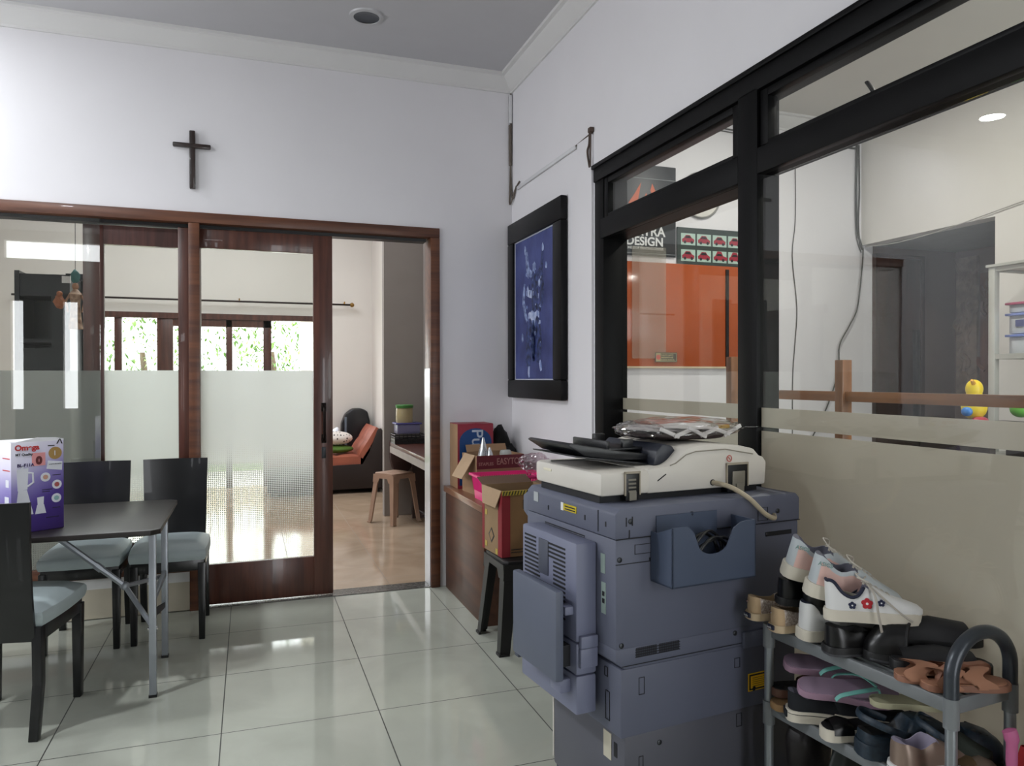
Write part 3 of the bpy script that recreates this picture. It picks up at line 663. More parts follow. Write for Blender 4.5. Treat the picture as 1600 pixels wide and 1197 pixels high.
b = B(); b.prism([(0, 0), (.27, 0), (.25, .13), (.02, .13)], 'x', 0, .004, M=T(.296, 0, .335) @ R('Y', 75)); b.box(.0, .29, 0, .004, 0, .09, M=T(0, .268, .335) @ R('X', -70)); b.out('flap', CARDI, kc)
b = B(); b.prism([(0, 0), (.27, 0), (.27, .0), (.22, -.09), (.04, -.09)], 'x', -.004, 0, M=T(-.001, 0, .335) @ R('Y', 10)); b.out('side_flap', CARDP, kc)
b = B(); b.box(.115, .155, -.001, 0, .24, .285); b.box(.118, .152, -.0016, -.001, .243, .282, mi=1); b.box(.128, .142, -.002, -.0016, .262, .279); b.box(.123, .147, -.002, -.0016, .247, .251)
b.out('printed_mark', [DK, mat('kraft_card', '#80603f')], kc)
B().prism([(.15, .10), (.19, .13), (.19, .09)], 'y', -.001, 0).out('printed_arrow', DK, kc)
for z in (.02, .034): B().box(.05, .12, -.001, 0, z, z+.004).out('printed_line', DK, kc)
b = B(); b.prism([(.14, .05), (.18, .09), (.14, .13), (.10, .09)], 'x', -.0012, 0); b.prism([(.14, .062), (.168, .09), (.14, .118), (.112, .09)], 'x', -.0016, -.0012, mi=1); b.out('hazard_diamond', [DK, mat('red_side_card', '#8e7455')], kc)
for y, z in ((.2, .185), (.055, .004), (.2, .02)): B().box(-.0018, -.001, y, y+.027, z, z+.028).out('tape_piece', mat('yellow_label', '#b5a04a', .5), kc)
# ================================================================== PHOTOCOPIER
GREYC = mat('copier_blue_grey', '#5d6172', .55, var=.03, scale=3, bump=.04, bscale=300)
GREYD = mat('copier_dark_grey', '#4b4f5d', .5, var=.04, scale=3, bump=.04, bscale=300)
GREYL = mat('copier_light_grey', '#74788e', .45, var=.03, scale=3)
CREAM = mat('cream_plastic', '#d2cdc4', .45, var=.03, scale=5, bump=.03, bscale=200)
SEAM = mat('dark_seam', '#15161b', .7)
cp = thing('photocopier', 'large blue-grey office photocopier with cream document feeder beside the shoe rack', 'photocopier', (-.7334, -2.9215, 0), math.radians(6.4))
b = B(); b.box(.028, .665, .0, .40, .12, .372, bev=.008); b.box(.04, .65, .03, .40, .10, .125)
b.out('base_cabinet', mat('copier_base_grey', '#55565f', .5, var=.03, scale=3), cp)
b = B(); b.box(.014, .66, -.003, .47, .370, .56, bev=.006); b.out('paper_drawer_unit', GREYC, cp)
b = B(); b.box(0.0, .675, -.0, .53, .612, .915, bev=.006)
b.prism([(0, .615), (.675, .615), (.675, .575), (.655, .557), (.03, .557), (.0, .58)], 'y', .0, .50, bev=.003); b.out('main_body', GREYC, cp)
b = B(); b.prism([(-.004, .916), (-.004, .985), (.012, 1.0), (.662, 1.0), (.677, .985), (.677, .916)], 'y', -.004, .52, bev=.005); b.out('scanner_unit', GREYC, cp)
b = B(); b.prism([(.52, .995), (.60, .955), (.60, .90), (.52, .86)], 'x', .02, .60, bev=.006); b.out('control_panel', GREYC, cp)
for (x, y) in ((.07, .05), (.62, .05), (.07, .36), (.62, .36)):
    b = B(); b.cyl((x-.012, y, .035), (x+.012, y, .035), .035, seg=20); b.box(x-.02, x+.02, y-.02, y+.02, .06, .10, bev=.004); b.cyl((x, y, .095), (x, y, .105), .02); b.out('caster', mat('cream_caster', '#b7b1a4', .5), cp)
B().box(.026, .034, .395, .402, .14, .37, bev=.002).out('door_edge', CREAM, cp)
# panel seams and outlines on the big face
def outline(x0, x1, z0, z1, y=-.0045, t=.0014, name='panel_outline', par=cp):
    b = B()
    for a in ((x0, x1, z0, z0+t), (x0, x1, z1-t, z1), (x0, x0+t, z0, z1), (x1-t, x1, z0, z1)): b.box(a[0], a[1], y, y+.003, a[2], a[3])
    bmesh.ops.remove_doubles(b.bm, verts=b.bm.verts[:], dist=1e-6); return b.out(name, SEAM, par, smooth=0)
for (x0, x1, z0, z1, y) in ((.062, .118, .870, .897, -.0015), (.073, .092, .482, .53, -.0045), (.415, .436, .498, .527, -.0045), (.425, .446, .32, .36, -.0015), (.505, .545, .925, .965, -.0055), (.27, .288, .20, .235, -.0015), (.075, .09, .26, .31, -.0015)):
    outline(x0, x1, z0, z1, y)
for (x0, x1, z, y) in ((0, .145, .846, -.0012), (.02, .655, .5655, -.001), (.0, .677, .915, -.005)): B().box(x0, x1, y, y+.003, z, z+.0022).out('panel_seam', SEAM, cp)
B().box(.11, .135, -.002, 0, .849, .857).out('slot', SEAM, cp)
for (x, z, y) in ((.045, .963, -.004), (.255, .967, -.004), (.012, .86, 0), (.018, .625, 0), (.42, .60, 0), (.145, .335, 0), (.49, .425, -.003), (.585, .95, -.004), (.63, .60, 0)):
    b = B(); b.lathe([(0, .004), (.004, .004), (.0075, .002), (.0075, 0)], 14, M=T(x, y, z) @ R('X', 90)); b.out('screw', DARKM, cp)
for (x, z, h_) in ((.03, .965, .03), (.05, .966, .03), (.04, .93, .03), (.315, .955, .03), (.33, .93, .03)): B().box(x, x+.003, -.0055, -.003, z-h_/2, z+h_/2-.005).out('slot', SEAM, cp)
b = B()
for i in range(23):
    for k in range(2): b.box(.066+k*.078+i*.0031, .0675+k*.078+i*.0031, -.0012, .0, .585, .612)
for z in (.585, .592, .599, .606): b.box(.064, .217, -.0014, 0, z, z+.0018)
b.out('vent_grille', SEAM, cp, smooth=0)
b = B(); b.box(.468, .565, -.0042, -.003, .418, .471); b.box(.472, .561, -.0048, -.0042, .4215, .4675, mi=1); b.box(.477, .556, -.0054, -.0048, .426, .463, mi=0)
wl_ = b.out('warning_label', [mat('label_orange', '#f6c21c', .5), SEAM], cp, smooth=0)
for i in range(5): B().box(.483, .545-.01*(i % 2), -.006, -.0054, .432+.006*i, .4335+.006*i).out('label_line', mat('label_text', '#7a5a18', .6), wl_)
B().box(.445, .675, -.012, -.0, .552, .60, bev=.004).out('ledge', GREYC, cp)
b = B(); b.box(.54, .645, -.002, .0, .875, .888); b.out('recess', SEAM, cp)
b = B(); b.box(.315, .327, -.0025, 0, .205, .217); b.out('white_tab', WHITEP, cp)
# side facing the doors
def sbx(name, m, y0, y1, z0, z1, x=-.0015, t=.003): return B().box(x, x+t, y0, y1, z0, z1).out(name, m, cp, smooth=0)
LBL = mat('pale_green_plate', '#8f9f98', .5)
pp_ = sbx('port_panel', LBL, .052, .073, .812, .866); pp2 = sbx('port_panel', LBL, .048, .07, .70, .787)
for z in (.735, .755): B().box(-.0022, -.001, .053, .065, z-.006, z+.007).out('port', SEAM, pp2)
sbx('paper_label', mat('cream_label', '#c9c3b0', .5), .064, .103, .28, .355, .0265); sbx('side_slot', SEAM, .035, .05, .30, .34, .0265)
outline_side = B()
for a in ((.06, .075, .52, .545), (.05, .07, .40, .48)):
    for (y0, y1, z0, z1) in ((a[0], a[1], a[2], a[2]+.0015), (a[0], a[1], a[3], a[3]+.0015), (a[0], a[0]+.0015, a[2], a[3]), (a[1], a[1]+.0015, a[2], a[3])): outline_side.box(.012, .014, y0, y1, z0, z1)
outline_side.out('panel_outline', SEAM, cp, smooth=0)
b = B()
for i in range(6): b.box(-.002, 0, .16, .40, .895-i*.006, .898-i*.006)
b.out('side_vent', SEAM, cp, smooth=0)
yl = B().box(-.006, -.004, .20, .275, .955, .975).out('yellow_sticker', mat('label_yellow', '#c9b31f', .5), cp, smooth=0)
B().box(-.0065, -.005, .275, .29, .953, .977).out('white_sticker', WHITEP, cp, smooth=0)
for i in range(2): B().box(-.0068, -.006, .205, .265, .9585+i*.008, .962+i*.008).out('label_line', DK, yl)
B().box(-.0058, -.004, .44, .47, .955, .985).out('pale_sticker', mat('pale_sticker', '#a9aeb0', .5), cp)
sbx('panel_outline', SEAM, .08, .082, .925, .985, -.006); 
for y, z in ((.37, .94), (.15, .945), (.04, .945)): sbx('slot', SEAM, y, y+.005, z, z+.014, -.0055)
# duplex / bypass unit on the side
b = B(); b.box(-.068, .0, .095, .43, .615, .893, bev=.007); b.box(-.066, .0, .097, .43, .522, .612, bev=.006); b.box(-.066, .0, .098, .44, .41, .519, bev=.006)
sd = b.out('side_unit', GREYL, cp)
b = B()
for i in range(17):
    z = .862-i*.0125
    if 3 < i < 10: b.box(-.0695, -.067, .155, .225, z, z+.0055); b.box(-.0695, -.067, .31, .41, z, z+.0055)
    elif i <= 3: b.box(-.0695, -.067, .155, .255, z, z+.0055); b.box(-.0695, -.067, .335, .41, z, z+.0055)
    else: b.box(-.0695, -.067, .155, .41, z, z+.0055)
b.out('side_vent', SEAM, sd, smooth=0)
B().box(-.0715, -.066, .255, .315, .765, .87, bev=.004).out('latch_recess', GREYD, sd)
for (y0, y1, z0, z1) in ((.08, .098, .60, .635), (.082, .1, .545, .60)): B().box(-.06, -.004, y0, y1, z0, z1, bev=.004).out('hinge', GREYL, cp)
B().box(-.10, -.064, .13, .19, .465, .505, bev=.005).out('hinge', GREYL, cp)
B().box(-.095, -.06, .11, .15, .69, .715, bev=.005).out('hinge', GREYL, cp)
b = B(); b.box(-.130, -.104, .10, .375, .512, .765, bev=.006); b.out('bypass_tray', mat('copier_tray_grey', '#5a6070', .5, var=.03), cp)
B().box(-.106, -.067, .13, .34, .54, .60).out('tray_support', SEAM, cp)
B().box(-.125, -.11, .345, .372, .50, .513, bev=.003).out('tray_foot', GREYD, cp)
# document pocket
pk_ = B(); pz0, pz1 = .793, .955
notch = [(.253+.052*math.cos(math.radians(a)), .905-.002+.030*math.sin(math.radians(a))) for a in range(200, 341, 14)]
poly = [(.113, pz0), (.405, pz0), (.405, pz1), (.375, pz1), (.35, pz1-.003), (.325, .938)]+notch[::-1]+[(.185, .938), (.165, pz1), (.113, pz1)]
pk_.prism(poly, 'y', -.10, -.096)
pk_.box(.113, .117, -.10, -.004, pz0, .93); pk_.box(.401, .405, -.10, -.004, pz0, pz1); pk_.box(.113, .405, -.10, -.004, pz0, pz0+.004)
pk_.prism([(-.10, .93), (-.10, pz1), (-.03, .93)], 'x', .113, .117)
pk_.box(.13, .345, -.008, -.0045, pz0, .972)
pk_.out('document_pocket', mat('pocket_blue_grey', '#465064', .45, var=.03), cp, smooth=0)
# lid and feeder
b = B(); b.box(.012, .60, .10, .45, 1.0, 1.022); b.out('gasket', SEAM, cp)
y0, y1 = .075, .47
b = B(); b.box(0, .175, y0, y1, 1.02, 1.088, bev=.012)
b.out('platen_lid', CREAM, cp)
pr = [(.16, 1.02), (.612, 1.02), (.618, 1.09), (.604, 1.108), (.59, 1.110), (.565, 1.134), (.50, 1.148), (.40, 1.155), (.335, 1.152), (.30, 1.143), (.262, 1.108), (.235, 1.094), (.16, 1.091)]
b = B(); b.prism(pr, 'y', y0, y1, bev=.006); b.out('document_feeder', CREAM, cp)
b = B(); b.tube([(.24, y0-.001, 1.098), (.262, y0-.001, 1.104), (.30, y0-.001, 1.127), (.335, y0-.001, 1.135), (.45, y0-.001, 1.137), (.56, y0-.001, 1.118)], .0018, 6); b.out('feeder_seam', mat('cream_shadow_gap', '#8d877a', .6), cp)
b = B(); b.tube([(.195, y0-.001, 1.055), (.225, y0-.001, 1.073)], .0016, 6); b.out('feeder_mark', SEAM, cp)
for (x0, x1, z1) in ((.082, .128, 1.082), (.455, .535, 1.088)):
    b = B(); b.box(x0, x1, y0-.004, y0+.03, 1.004, z1, bev=.003); hg = b.out('hinge_recess', BLACK, cp)
    b = B(); 
    if x1-x0 < .06:
        for i in range(4): b.box(x0+.008, x1-.012, y0-.0065, y0-.003, z1-.02-i*.011, z1-.015-i*.011)
        b.box(x0+.01, x1-.012, y0-.008, y0-.003, 1.006, 1.03)
    else: b.box(x0+.018, x1-.012, y0-.008, y0-.003, 1.02, 1.068, bev=.002); b.box(x0+.03, x1-.02, y0-.012, y0-.003, 1.006, 1.03)
    b.out('hinge_plate', mat('worn_hinge_metal', '#8a857a', .4, .4), hg)
    b = B(); [b.box(x0-.004+dx, x0+dx, y0-.006, y0, 1.02, z1+.006) for dx in (0, x1-x0+.004)]; b.box(x0-.004, x1+.004, y0-.006, y0, z1, z1+.006); b.out('hinge_rim', mat('dirty_cream', '#a89e8c', .5), hg)
b = B(M=T(.465, y0-.001, 1.108) @ R('X', 90)); b.lathe([(.008, 0), (.008, .001), (.0105, .001), (.0105, 0)], 20); b.box(-.001, .001, -.006, .006, 0, .001, M=R('Z', 45)); b.out('warning_mark', mat('mark_red', '#c0574d', .5), cp)
b = B(); b.lathe([(.006, 0), (.006, .002), (.0095, .002), (.0095, 0)], 16, M=T(.40, y0, 1.038) @ R('X', 90)); b.out('cable_grommet', BLACK, cp)
b = B(); b.tube(smooth_pts([(.40, y0, 1.038), (.42, .02, 1.03), (.455, -.02, 1.0), (.50, -.035, .955), (.545, -.028, .935), (.57, -.004, .938)], 8), .0075, 10); b.out('scanner_cable', mat('yellowed_cable', '#b3a78f', .5), cp)
b = B(); b.box(-.002, 0, .36, .41, 1.062, 1.07, bev=.001); b.out('lid_handle', mat('cream_handle', '#e6dfc8', .4), cp)
b = B(); b.tube([(.02, .40, 1.089), (.14, .38, 1.0895), (.17, .33, 1.0895)], .004, 6); b.out('paper_ridge', mat('lid_ridge_grey', '#8f8d8a', .5), cp)
# input and output trays of the feeder
b = B(); b.prism([(-.055, 1.162), (.0, 1.128), (.10, 1.112), (.29, 1.104), (.29, 1.116), (.12, 1.138), (-.045, 1.168)], 'y', .16, .42, bev=.003); b.out('input_tray', mat('tray_black', '#15161b', .35, var=.1), cp)
b = B(); b.prism([(-.035, 1.127), (.26, 1.086), (.26, 1.092), (-.035, 1.131)], 'y', .15, .42, bev=.001); b.out('output_tray', mat('tray_black', '#15161b', .35), cp)
b = B(); b.box(.10, .26, .20, .40, 1.135, 1.142, bev=.002); b.box(.10, .112, .20, .40, 1.14, 1.165, bev=.003); b.box(.16, .20, .36, .38, 1.14, 1.175, bev=.004); b.box(.16, .20, .2, .215, 1.14, 1.168, bev=.004); b.out('paper_guide', mat('guide_black', '#0c0d12', .4), cp)
b = B(); b.prism([(.215, 1.092), (.30, 1.10), (.305, 1.125), (.285, 1.15), (.25, 1.158), (.225, 1.135)], 'y', .12, .42, bev=.006); b.out('feeder_cover', mat('feeder_navy', '#20242f', .4), cp)
# things resting on and in the copier
def cpw(x, y, z): return (Matrix.Translation((-.7334, -2.9215, 0)) @ R('Z', 6.4)) @ Vector((x, y, z))
b = B(); rnd = random.Random(4)
bg = thing('packaged_garment', 'brown and white garment in a clear plastic bag on top of the copier', 'bag', cpw(.42, .26, 1.157), math.radians(6.4))
b = B(); b.ball((.0, 0, .016), (.20, .13, .016), jit=.06, seed=1, sub=4); b.out('brown_cloth', mat('dark_brown_cloth', '#2a1c1c', .8, var=.2), bg)
b = B(); b.ball((-.02, .02, .036), (.15, .10, .018), jit=.12, seed=2, sub=4)
for k in range(6):
    x = -.13+.05*k; b.box(-.038, .038, -.004, .004, -.006, .006, bev=.002, M=T(x, -.128+.004*abs(k-2), .030) @ R('Y', (-1)**k*rnd.uniform(15, 38)))
b.out('white_cloth', mat('white_cloth', '#c9c6c4', .8, var=.05), bg)
b = B(); b.ball((-.02, .04, .050), (.11, .06, .012), jit=.1, seed=6, sub=3); b.out('pink_cloth', mat('dull_pink_cloth', '#b78d84', .8), bg)
b = B(); b.box(.10, .135, -.09, -.07, .035, .047, bev=.003); b.out('yellow_tag', mat('yellow_tag', '#b79443', .5), bg)
for (c, r_, sd_) in (((0, 0, .037), (.225, .15, .034), 11), ((-.17, -.02, .035), (.07, .09, .03), 12)):
    b = B(); bm = bmesh.new(); bmesh.ops.create_icosphere(bm, subdivisions=4, radius=1); rr = random.Random(sd_); dr = [(Vector((rr.uniform(-1, 1), rr.uniform(-1, 1), rr.uniform(-1, 1))).normalized(), rr.uniform(5, 12), rr.uniform(0, 6)) for _ in range(7)]
    for v in bm.verts:
        d = v.co.copy(); k = 1+.13*sum(abs(math.sin(d.dot(a)*f_+p))-.6 for a, f_, p in dr)/2.6; v.co = Vector((c[0]+d.x*r_[0]*k, c[1]+d.y*r_[1]*k, max(.001, c[2]+d.z*r_[2]*k)))
    b._add(bm); b.out('clear_wrap', glassmat('garment_bag_film', '#f8f7f7', .07, .06), bg, smooth=0)
b = B(); b.prism([(.0, 0), (.13, .012), (.0, .03)], 'z', 0, .002, M=T(.20, -.03, .03)); b.out('bag_tail', glassmat('garment_bag_film'), bg)
b = B()
for k, (r_, dz) in enumerate(((.055, 0), (.05, .012), (.058, -.012))):
    b.tube([(.255+r_*math.cos(a)+.01*k, -.05-.012*k+.008*math.sin(2*a), .868+dz+r_*math.sin(a)*.95) for a in [2*PI*i/28 for i in range(28)]], .005, 6, closed=True)
b.tube(smooth_pts([(.20, -.06, .87), (.26, -.07, .90), (.32, -.06, .905), (.36, -.05, .89)], 5), .0045, 6)
o = b.out('power_cable', BLACK, smooth=60); o.matrix_world = Matrix.Translation((-.7334, -2.9215, 0)) @ R('Z', 6.4)
tag(o, 'coiled black cable stuffed in the copier side pocket', 'cable')

# ================================================================== SHOE RACK
RKM = Matrix.Translation((-.227, -3.523, 0)) @ R('Z', 5.1)          # x: towards the windows, y: along the rack away from camera
rk = thing('shoe_rack', 'narrow grey shoe rack crowded with shoes under the frosted window', 'shoe rack', M=RKM)
RAIL = mat('grey_rack_plastic', '#75797b', .4, var=.04); ARCH = mat('dark_grey_tube', '#3b4046', .3, .3)
TUBE = mat('silver_tube', '#8f9498', .3, .6)
for z in (.655, .437, .222):
    b = B(); b.box(-.012, .0, -.0, .54, z-.033, z, bev=.004); b.box(.19, .202, 0, .54, z-.033, z, bev=.004); b.box(0, .19, -.008, .005, z-.033, z, bev=.003); b.box(0, .19, .535, .548, z-.033, z, bev=.003)
    for x, y in ((-.006, -.002), (-.006, .542), (.196, -.002), (.196, .542)): b.cyl((x, y, z-.062), (x, y, z+.004), .0165, seg=16)
    for i in range(9): b.box(.0+.021*i+.004, .0+.021*i+.012, .003, .537, z-.016, z-.010)
    b.out('shelf', RAIL, rk)
for x in (-.006, .196):
    for y in (-.002, .542):
        b = B(); b.cyl((x, y, 0), (x, y, .655), .0125, seg=14); b.out('post', TUBE, rk)
for y in (-.002,):
    b = B(); pts = [(-.006, y, .65), (-.006, y, .70)]+[(.095-.101*math.cos(math.radians(a)), y, .70+.088*math.sin(math.radians(a))) for a in range(12, 169, 12)]+[(.196, y, .70), (.196, y, .65)]
    b.tube(smooth_pts(pts, 2), .0155, 12); b.out('arch_handle', ARCH, rk)
# ---- footwear builders: own space has the heel at x=0, toe at +x, sole on z=0
def foot(u):     # half width of a footprint
    P = [(0, 0), (.015, .42), (.06, .66), (.14, .78), (.3, .76), (.45, .78), (.62, .95), (.74, 1.), (.85, .92), (.93, .72), (.98, .42), (1, 0)]
    for (a, p), (c, q) in zip(P, P[1:]):
        if a <= u <= c: return p+(q-p)*(u-a)/(c-a)
    return 0
US = [0, .015, .035, .06, .1, .16, .23, .3, .36, .42, .48, .55, .62, .7, .78, .85, .9, .94, .97, .99, 1]
def solemesh(L_, W_, z0, z1, k=1., bend=None, flare=0.):
    b = B(); lo = [(u*L_, foot(u)*W_/2*k) for u in US]; pts = [(x, y+.012*L_*math.sin(x/L_*PI)) for x, y in lo]+[(x, -y+.012*L_*math.sin(x/L_*PI)) for x, y in lo[::-1]][1:-1]
    bm = bmesh.new(); 
    rings = []
    for z, kk in ((z0, 1-flare), (z0+(z1-z0)*.12, 1-flare*.3), (z0+(z1-z0)*.85, 1.), (z1, .985)):
        rings.append([bm.verts.new(((x-L_/2)*kk+L_/2, y*kk, (bend(x/L_) if bend else 0)+z)) for x, y in pts])
    for A, C in zip(rings, rings[1:]):
        for i in range(len(A)): bm.faces.new((A[i], A[(i+1) % len(A)], C[(i+1) % len(A)], C[i]))
    # caps as strips between the two sides
    n = len(US)
    for ring, rev in ((rings[0], True), (rings[-1], False)):
        left = ring[:n]; right = [ring[0]]+ring[n:][::-1]+[ring[n-1]]
        for i in range(n-1):
            q = [left[i], left[i+1], right[i+1], right[i]]; q = list(dict.fromkeys(q))
            if len(q) > 2:
                try: bm.faces.new(q[::-1] if rev else q)
                except ValueError: pass
    bmesh.ops.recalc_face_normals(bm, faces=bm.faces[:]); b._add(bm); return b
def interp(P, u):
    for (a, p), (c, q) in zip(P, P[1:]):
        if a <= u <= c: return p+(q-p)*(u-a)/(c-a)
    return P[-1][1]
def uppermesh(L_, W_, z0, prof, open_to=.42, k=.96, mi_zone=None):
    rows = []
    for u in [0, .012, .03, .055, .09, .13, .18, .23, .28, .33, .37, .41, .45, .50, .56, .62, .68, .74, .8, .86, .91, .95, .98, 1]:
        w = foot(u)*W_/2*k; h = interp(prof, u)-z0; c = min(1, max(0, (u-open_to+.04)/.08)); c = c*c*(3-2*c); x = u*L_*.985+.006
        A = [(w, 0), (w*1.0, .4), (w*.93, .8), (w*.80, 1.), (w*.72, .99), (w*.66, .7), (w*.4, .12), (0, .1)]
        Bp = [(w, 0), (w*.99, .38), (w*.9, .66), (w*.74, .84), (w*.55, .94), (w*.36, .985), (w*.18, 1), (0, 1)]
        side = []
        for j, ((a1, a2), (b1, b2)) in enumerate(zip(A, Bp)):
            xx = x
            if u < .06 and j >= 4: xx = max(x, .02*L_/.25+.004+(.0))
            xx2 = x+(.09*L_*(1 if False else 0))
            side.append((xx, (a1*(1-c)+b1*c), z0+h*(a2*(1-c)+b2*c)))
        cy = .012*L_*math.sin(u*PI)
        rows.append([(p[0], p[1]+cy, p[2]) for p in side]+[(p[0], -p[1]+cy, p[2]) for p in side[-2::-1]])
    def fn(i, kx):
        u = i/23.; kk = kx if kx < 7 else 13-kx
        if i <= 11 and kk >= 3: return 1
        if mi_zone: return mi_zone(i, kk)
        return 0
    b = B(); b.grid(rows, fn=fn); return b, rows
def laces(L_, W_, prof, m, par, n=5, u0=.42, u1=.64, knot=True):
    b = B()
    for i in range(n):
        u = u0+(u1-u0)*i/(n-1); h = interp(prof, u); w = foot(u)*W_/2*.42; cy = .012*L_*math.sin(u*PI)
        u2 = u+(u1-u0)/(n-1)*.8; h2 = interp(prof, min(u2, 1))
        for s in (-1, 1): b.tube([(u*L_, cy+s*w, h-.002), ((u+u2)/2*L_, cy, (h+h2)/2+.004), (u2*L_, cy-s*w, h2-.002)], .0024, 5, flat=(.6, 1.3))
    if knot:
        h = interp(prof, u0)+.006; x = u0*L_
        b.tube(smooth_pts([(x, 0, h), (x-.012, .02, h+.012), (x+.012, .036, h+.004), (x, 0, h)], 5), .002, 5); b.tube(smooth_pts([(x, 0, h), (x-.014, -.02, h+.01), (x+.01, -.036, h+.002), (x, 0, h)], 5), .002, 5)
    b.out('laces', m, par)
def sneaker(label, M, L_=.25, W_=.088, sole_h=.03, prof=None, upper=None, lining=None, sole=None, lace=None, patch=None, flare=0., name='sneaker', group=None, open_to=.42, zone=None, mats=None, cat='shoe', outsole=None):
    prof = prof or [(0, .092), (.08, .09), (.2, .07), (.3, .066), (.42, .088), (.5, .082), (.7, .058), (.85, .048), (.95, .04), (1, .032)]
    o = thing(name, label, cat, M=M, group=group)
    solemesh(L_, W_*1.05, 0, sole_h, flare=flare).out('sole', sole, o)
    if outsole: solemesh(L_*.995, W_*1.07, 0, .006).out('outsole', outsole, o)
    b, rows = uppermesh(L_, W_, sole_h-.003, prof, open_to, mi_zone=zone); b.out('upper', [upper, lining]+(mats or []), o, smooth=50)
    if lace: laces(L_, W_, prof, lace, o)
    return o
def slipper(label, M, L_=.245, W_=.092, th=.018, m=None, top=None, straps=(), sm=None, name='sandal', group=None, arch=0., edge=None, cat='sandal'):
    o = thing(name, label, cat, M=M, group=group); bend = (lambda u: arch*math.sin(u*PI)) if arch else None
    solemesh(L_, W_, 0, th, bend=bend).out('sole', m, o)
    if top: solemesh(L_*.96, W_*.93, th-.001, th+.002, bend=bend).out('insole', top, o).location = (.02*L_, 0, 0)
    for (u0, u1, hgt, wd, kk) in straps:      # band from side to side
        rows = []
        for j in range(13):
            a = PI*j/12; row = []
            for i in range(5):
                u = u0+(u1-u0)*i/4; w = foot(u)*W_/2*1.02*kk; zz = hgt*(1-.25*abs(i-2)/2 if kk == 1 else 1)
                row.append((u*L_, w*math.cos(a), th*.6+(zz)*math.sin(a)**.7))
            rows.append(row)
        b = B(); b.grid(rows); b.grid([[(p[0], p[1]*.93, (p[2]-th*.6)*.93+th*.6) for p in r] for r in rows]); b.out('strap', sm, o, smooth=60)
    return o
def flipflop(label, M, m, edge, sm, L_=.25, W_=.09):
    o = slipper(label, M, L_, W_, .018, m=edge, top=m, name='flip_flop')
    tx = .80*L_
    for s in (-1, 1):
        b = B(); b.tube(smooth_pts([(tx, 0, .016), (tx-.008, s*.004, .032), (.62*L_, s*.030, .042), (.42*L_, s*.040, .030), (.36*L_, s*.041, .014)], 6), .0062, 6, flat=(.4, 1.), up=(0, 0, 1)); b.out('strap', sm, o)
    B().cyl((tx, 0, .014), (tx-.006, 0, .034), .004, seg=8).out('toe_post', m, o)
    return o
def RP(s, t, z, yaw=0, pitch=0, roll=0):   # rack coordinates: s along, t across
    return RKM @ T(t, s, z) @ R('Z', yaw) @ R('Y', pitch) @ R('X', roll)
WHL = mat('white_shoe_leather', '#dcdcda', .45, var=.02); CRS = mat('cream_sole', '#cfc8b8', .6, var=.04); LIN = mat('grey_lining', '#6a6a76', .9); NVY = mat('navy_trim', '#151a33', .6)
PNKL = mat('blush_leather', '#dcb6ab', .5, var=.03); GRYL = mat('pale_grey_leather', '#bcc3c6', .5); LACE = mat('cream_lace', '#bfb9ae', .8); BLKL = mat('black_shoe_leather', '#0b0b0c', .3, var=.2); BLKR = mat('black_rubber', '#141415', .55)
GLT = mat('silver_glitter', '#b9a493', .3, .5, scale=220, col2='#eee4dc', bump=.5, bscale=300); BEI = mat('beige_canvas', '#cdb08a', .7); BSOLE = mat('beige_sole', '#cbb695', .6)
HIGH = [(0, .115), (.08, .112), (.2, .088), (.3, .084), (.42, .108), (.5, .10), (.7, .074), (.85, .06), (.95, .05), (1, .04)]
# glitter slip-ons at the far end
gz = lambda i, kk: 2 if i <= 3 else 0
SL = [(0, .066), (.1, .063), (.25, .052), (.4, .05), (.5, .062), (.7, .052), (.9, .042), (1, .03)]
for i, (s, lb) in enumerate(((.585, 'glittery beige slip-on shoe at the far end of the top shelf, farther of the pair'), (.493, 'glittery beige slip-on shoe beside the far post, nearer of the pair'))):
    o = sneaker(lb, RP(s, -.045, .664 if i == 0 else .657, -8, 0, 0), .225, .082, .02, SL, GLT, mat('beige_lining', '#a58e70', .9), BSOLE, name='slip_on_shoe', open_to=.5, zone=gz, mats=[BEI])
    B().box(-.0045, .002, -.014, .014, .006, .019, bev=.002).out('heel_badge', NVY, o)
    lettering('keds', .010, T(-.0048, .011, .009) @ R('Z', -90) @ R('X', 90), WHITEP, o, depth=.0003)
    B().ball((-.001, 0, .052), .003, sub=1).out('eyelet', BROWN, o)
# black shoes under the pink sneakers
for i, (s, z, yw, lb) in enumerate(((.50, .735, -20, 'plain black shoe lying on the glittery slip-ons under the farther pink sneaker'), (.41, .74, -22, 'plain black shoe wedged under the nearer pink sneaker'))):
    sneaker(lb, RP(s, -.02, z-.005, yw, 3, 0), .24, .085, .02, [(0, .07), (.1, .068), (.25, .056), (.42, .062), (.7, .05), (.9, .04), (1, .03)], BLKL, BLKR, BLKR, name='black_shoe', outsole=None)
# pink and white sneakers
pz_ = lambda i, kk: 2 if (i <= 2 or kk >= 2) else 0
for s, t, z, yw, pt_, rl, lb in ((.475, -.03, .822, -28, 12, 12, 'blush pink and white sneaker on top of the pile, farther of the pair'), (.395, -.03, .792, -30, 12, 8, 'blush pink and white sneaker leaning on the pile, nearer of the pair')):
    o = sneaker(lb, RP(s, t, z, yw, pt_, rl), .245, .09, .036, [(0, .110), (.05, .112), (.12, .104), (.2, .086), (.3, .08), (.42, .098), (.5, .094), (.7, .072), (.85, .058), (.95, .05), (1, .04)], PNKL, LIN, CRS, LACE, zone=pz_, mats=[GRYL])
    lettering('ASICS', .014, T(.008, -.034, .091) @ R('Z', -8) @ R('X', 88), mat('print_green_grey', '#7d9a94', .5), o, depth=.0006, bold=.0003)
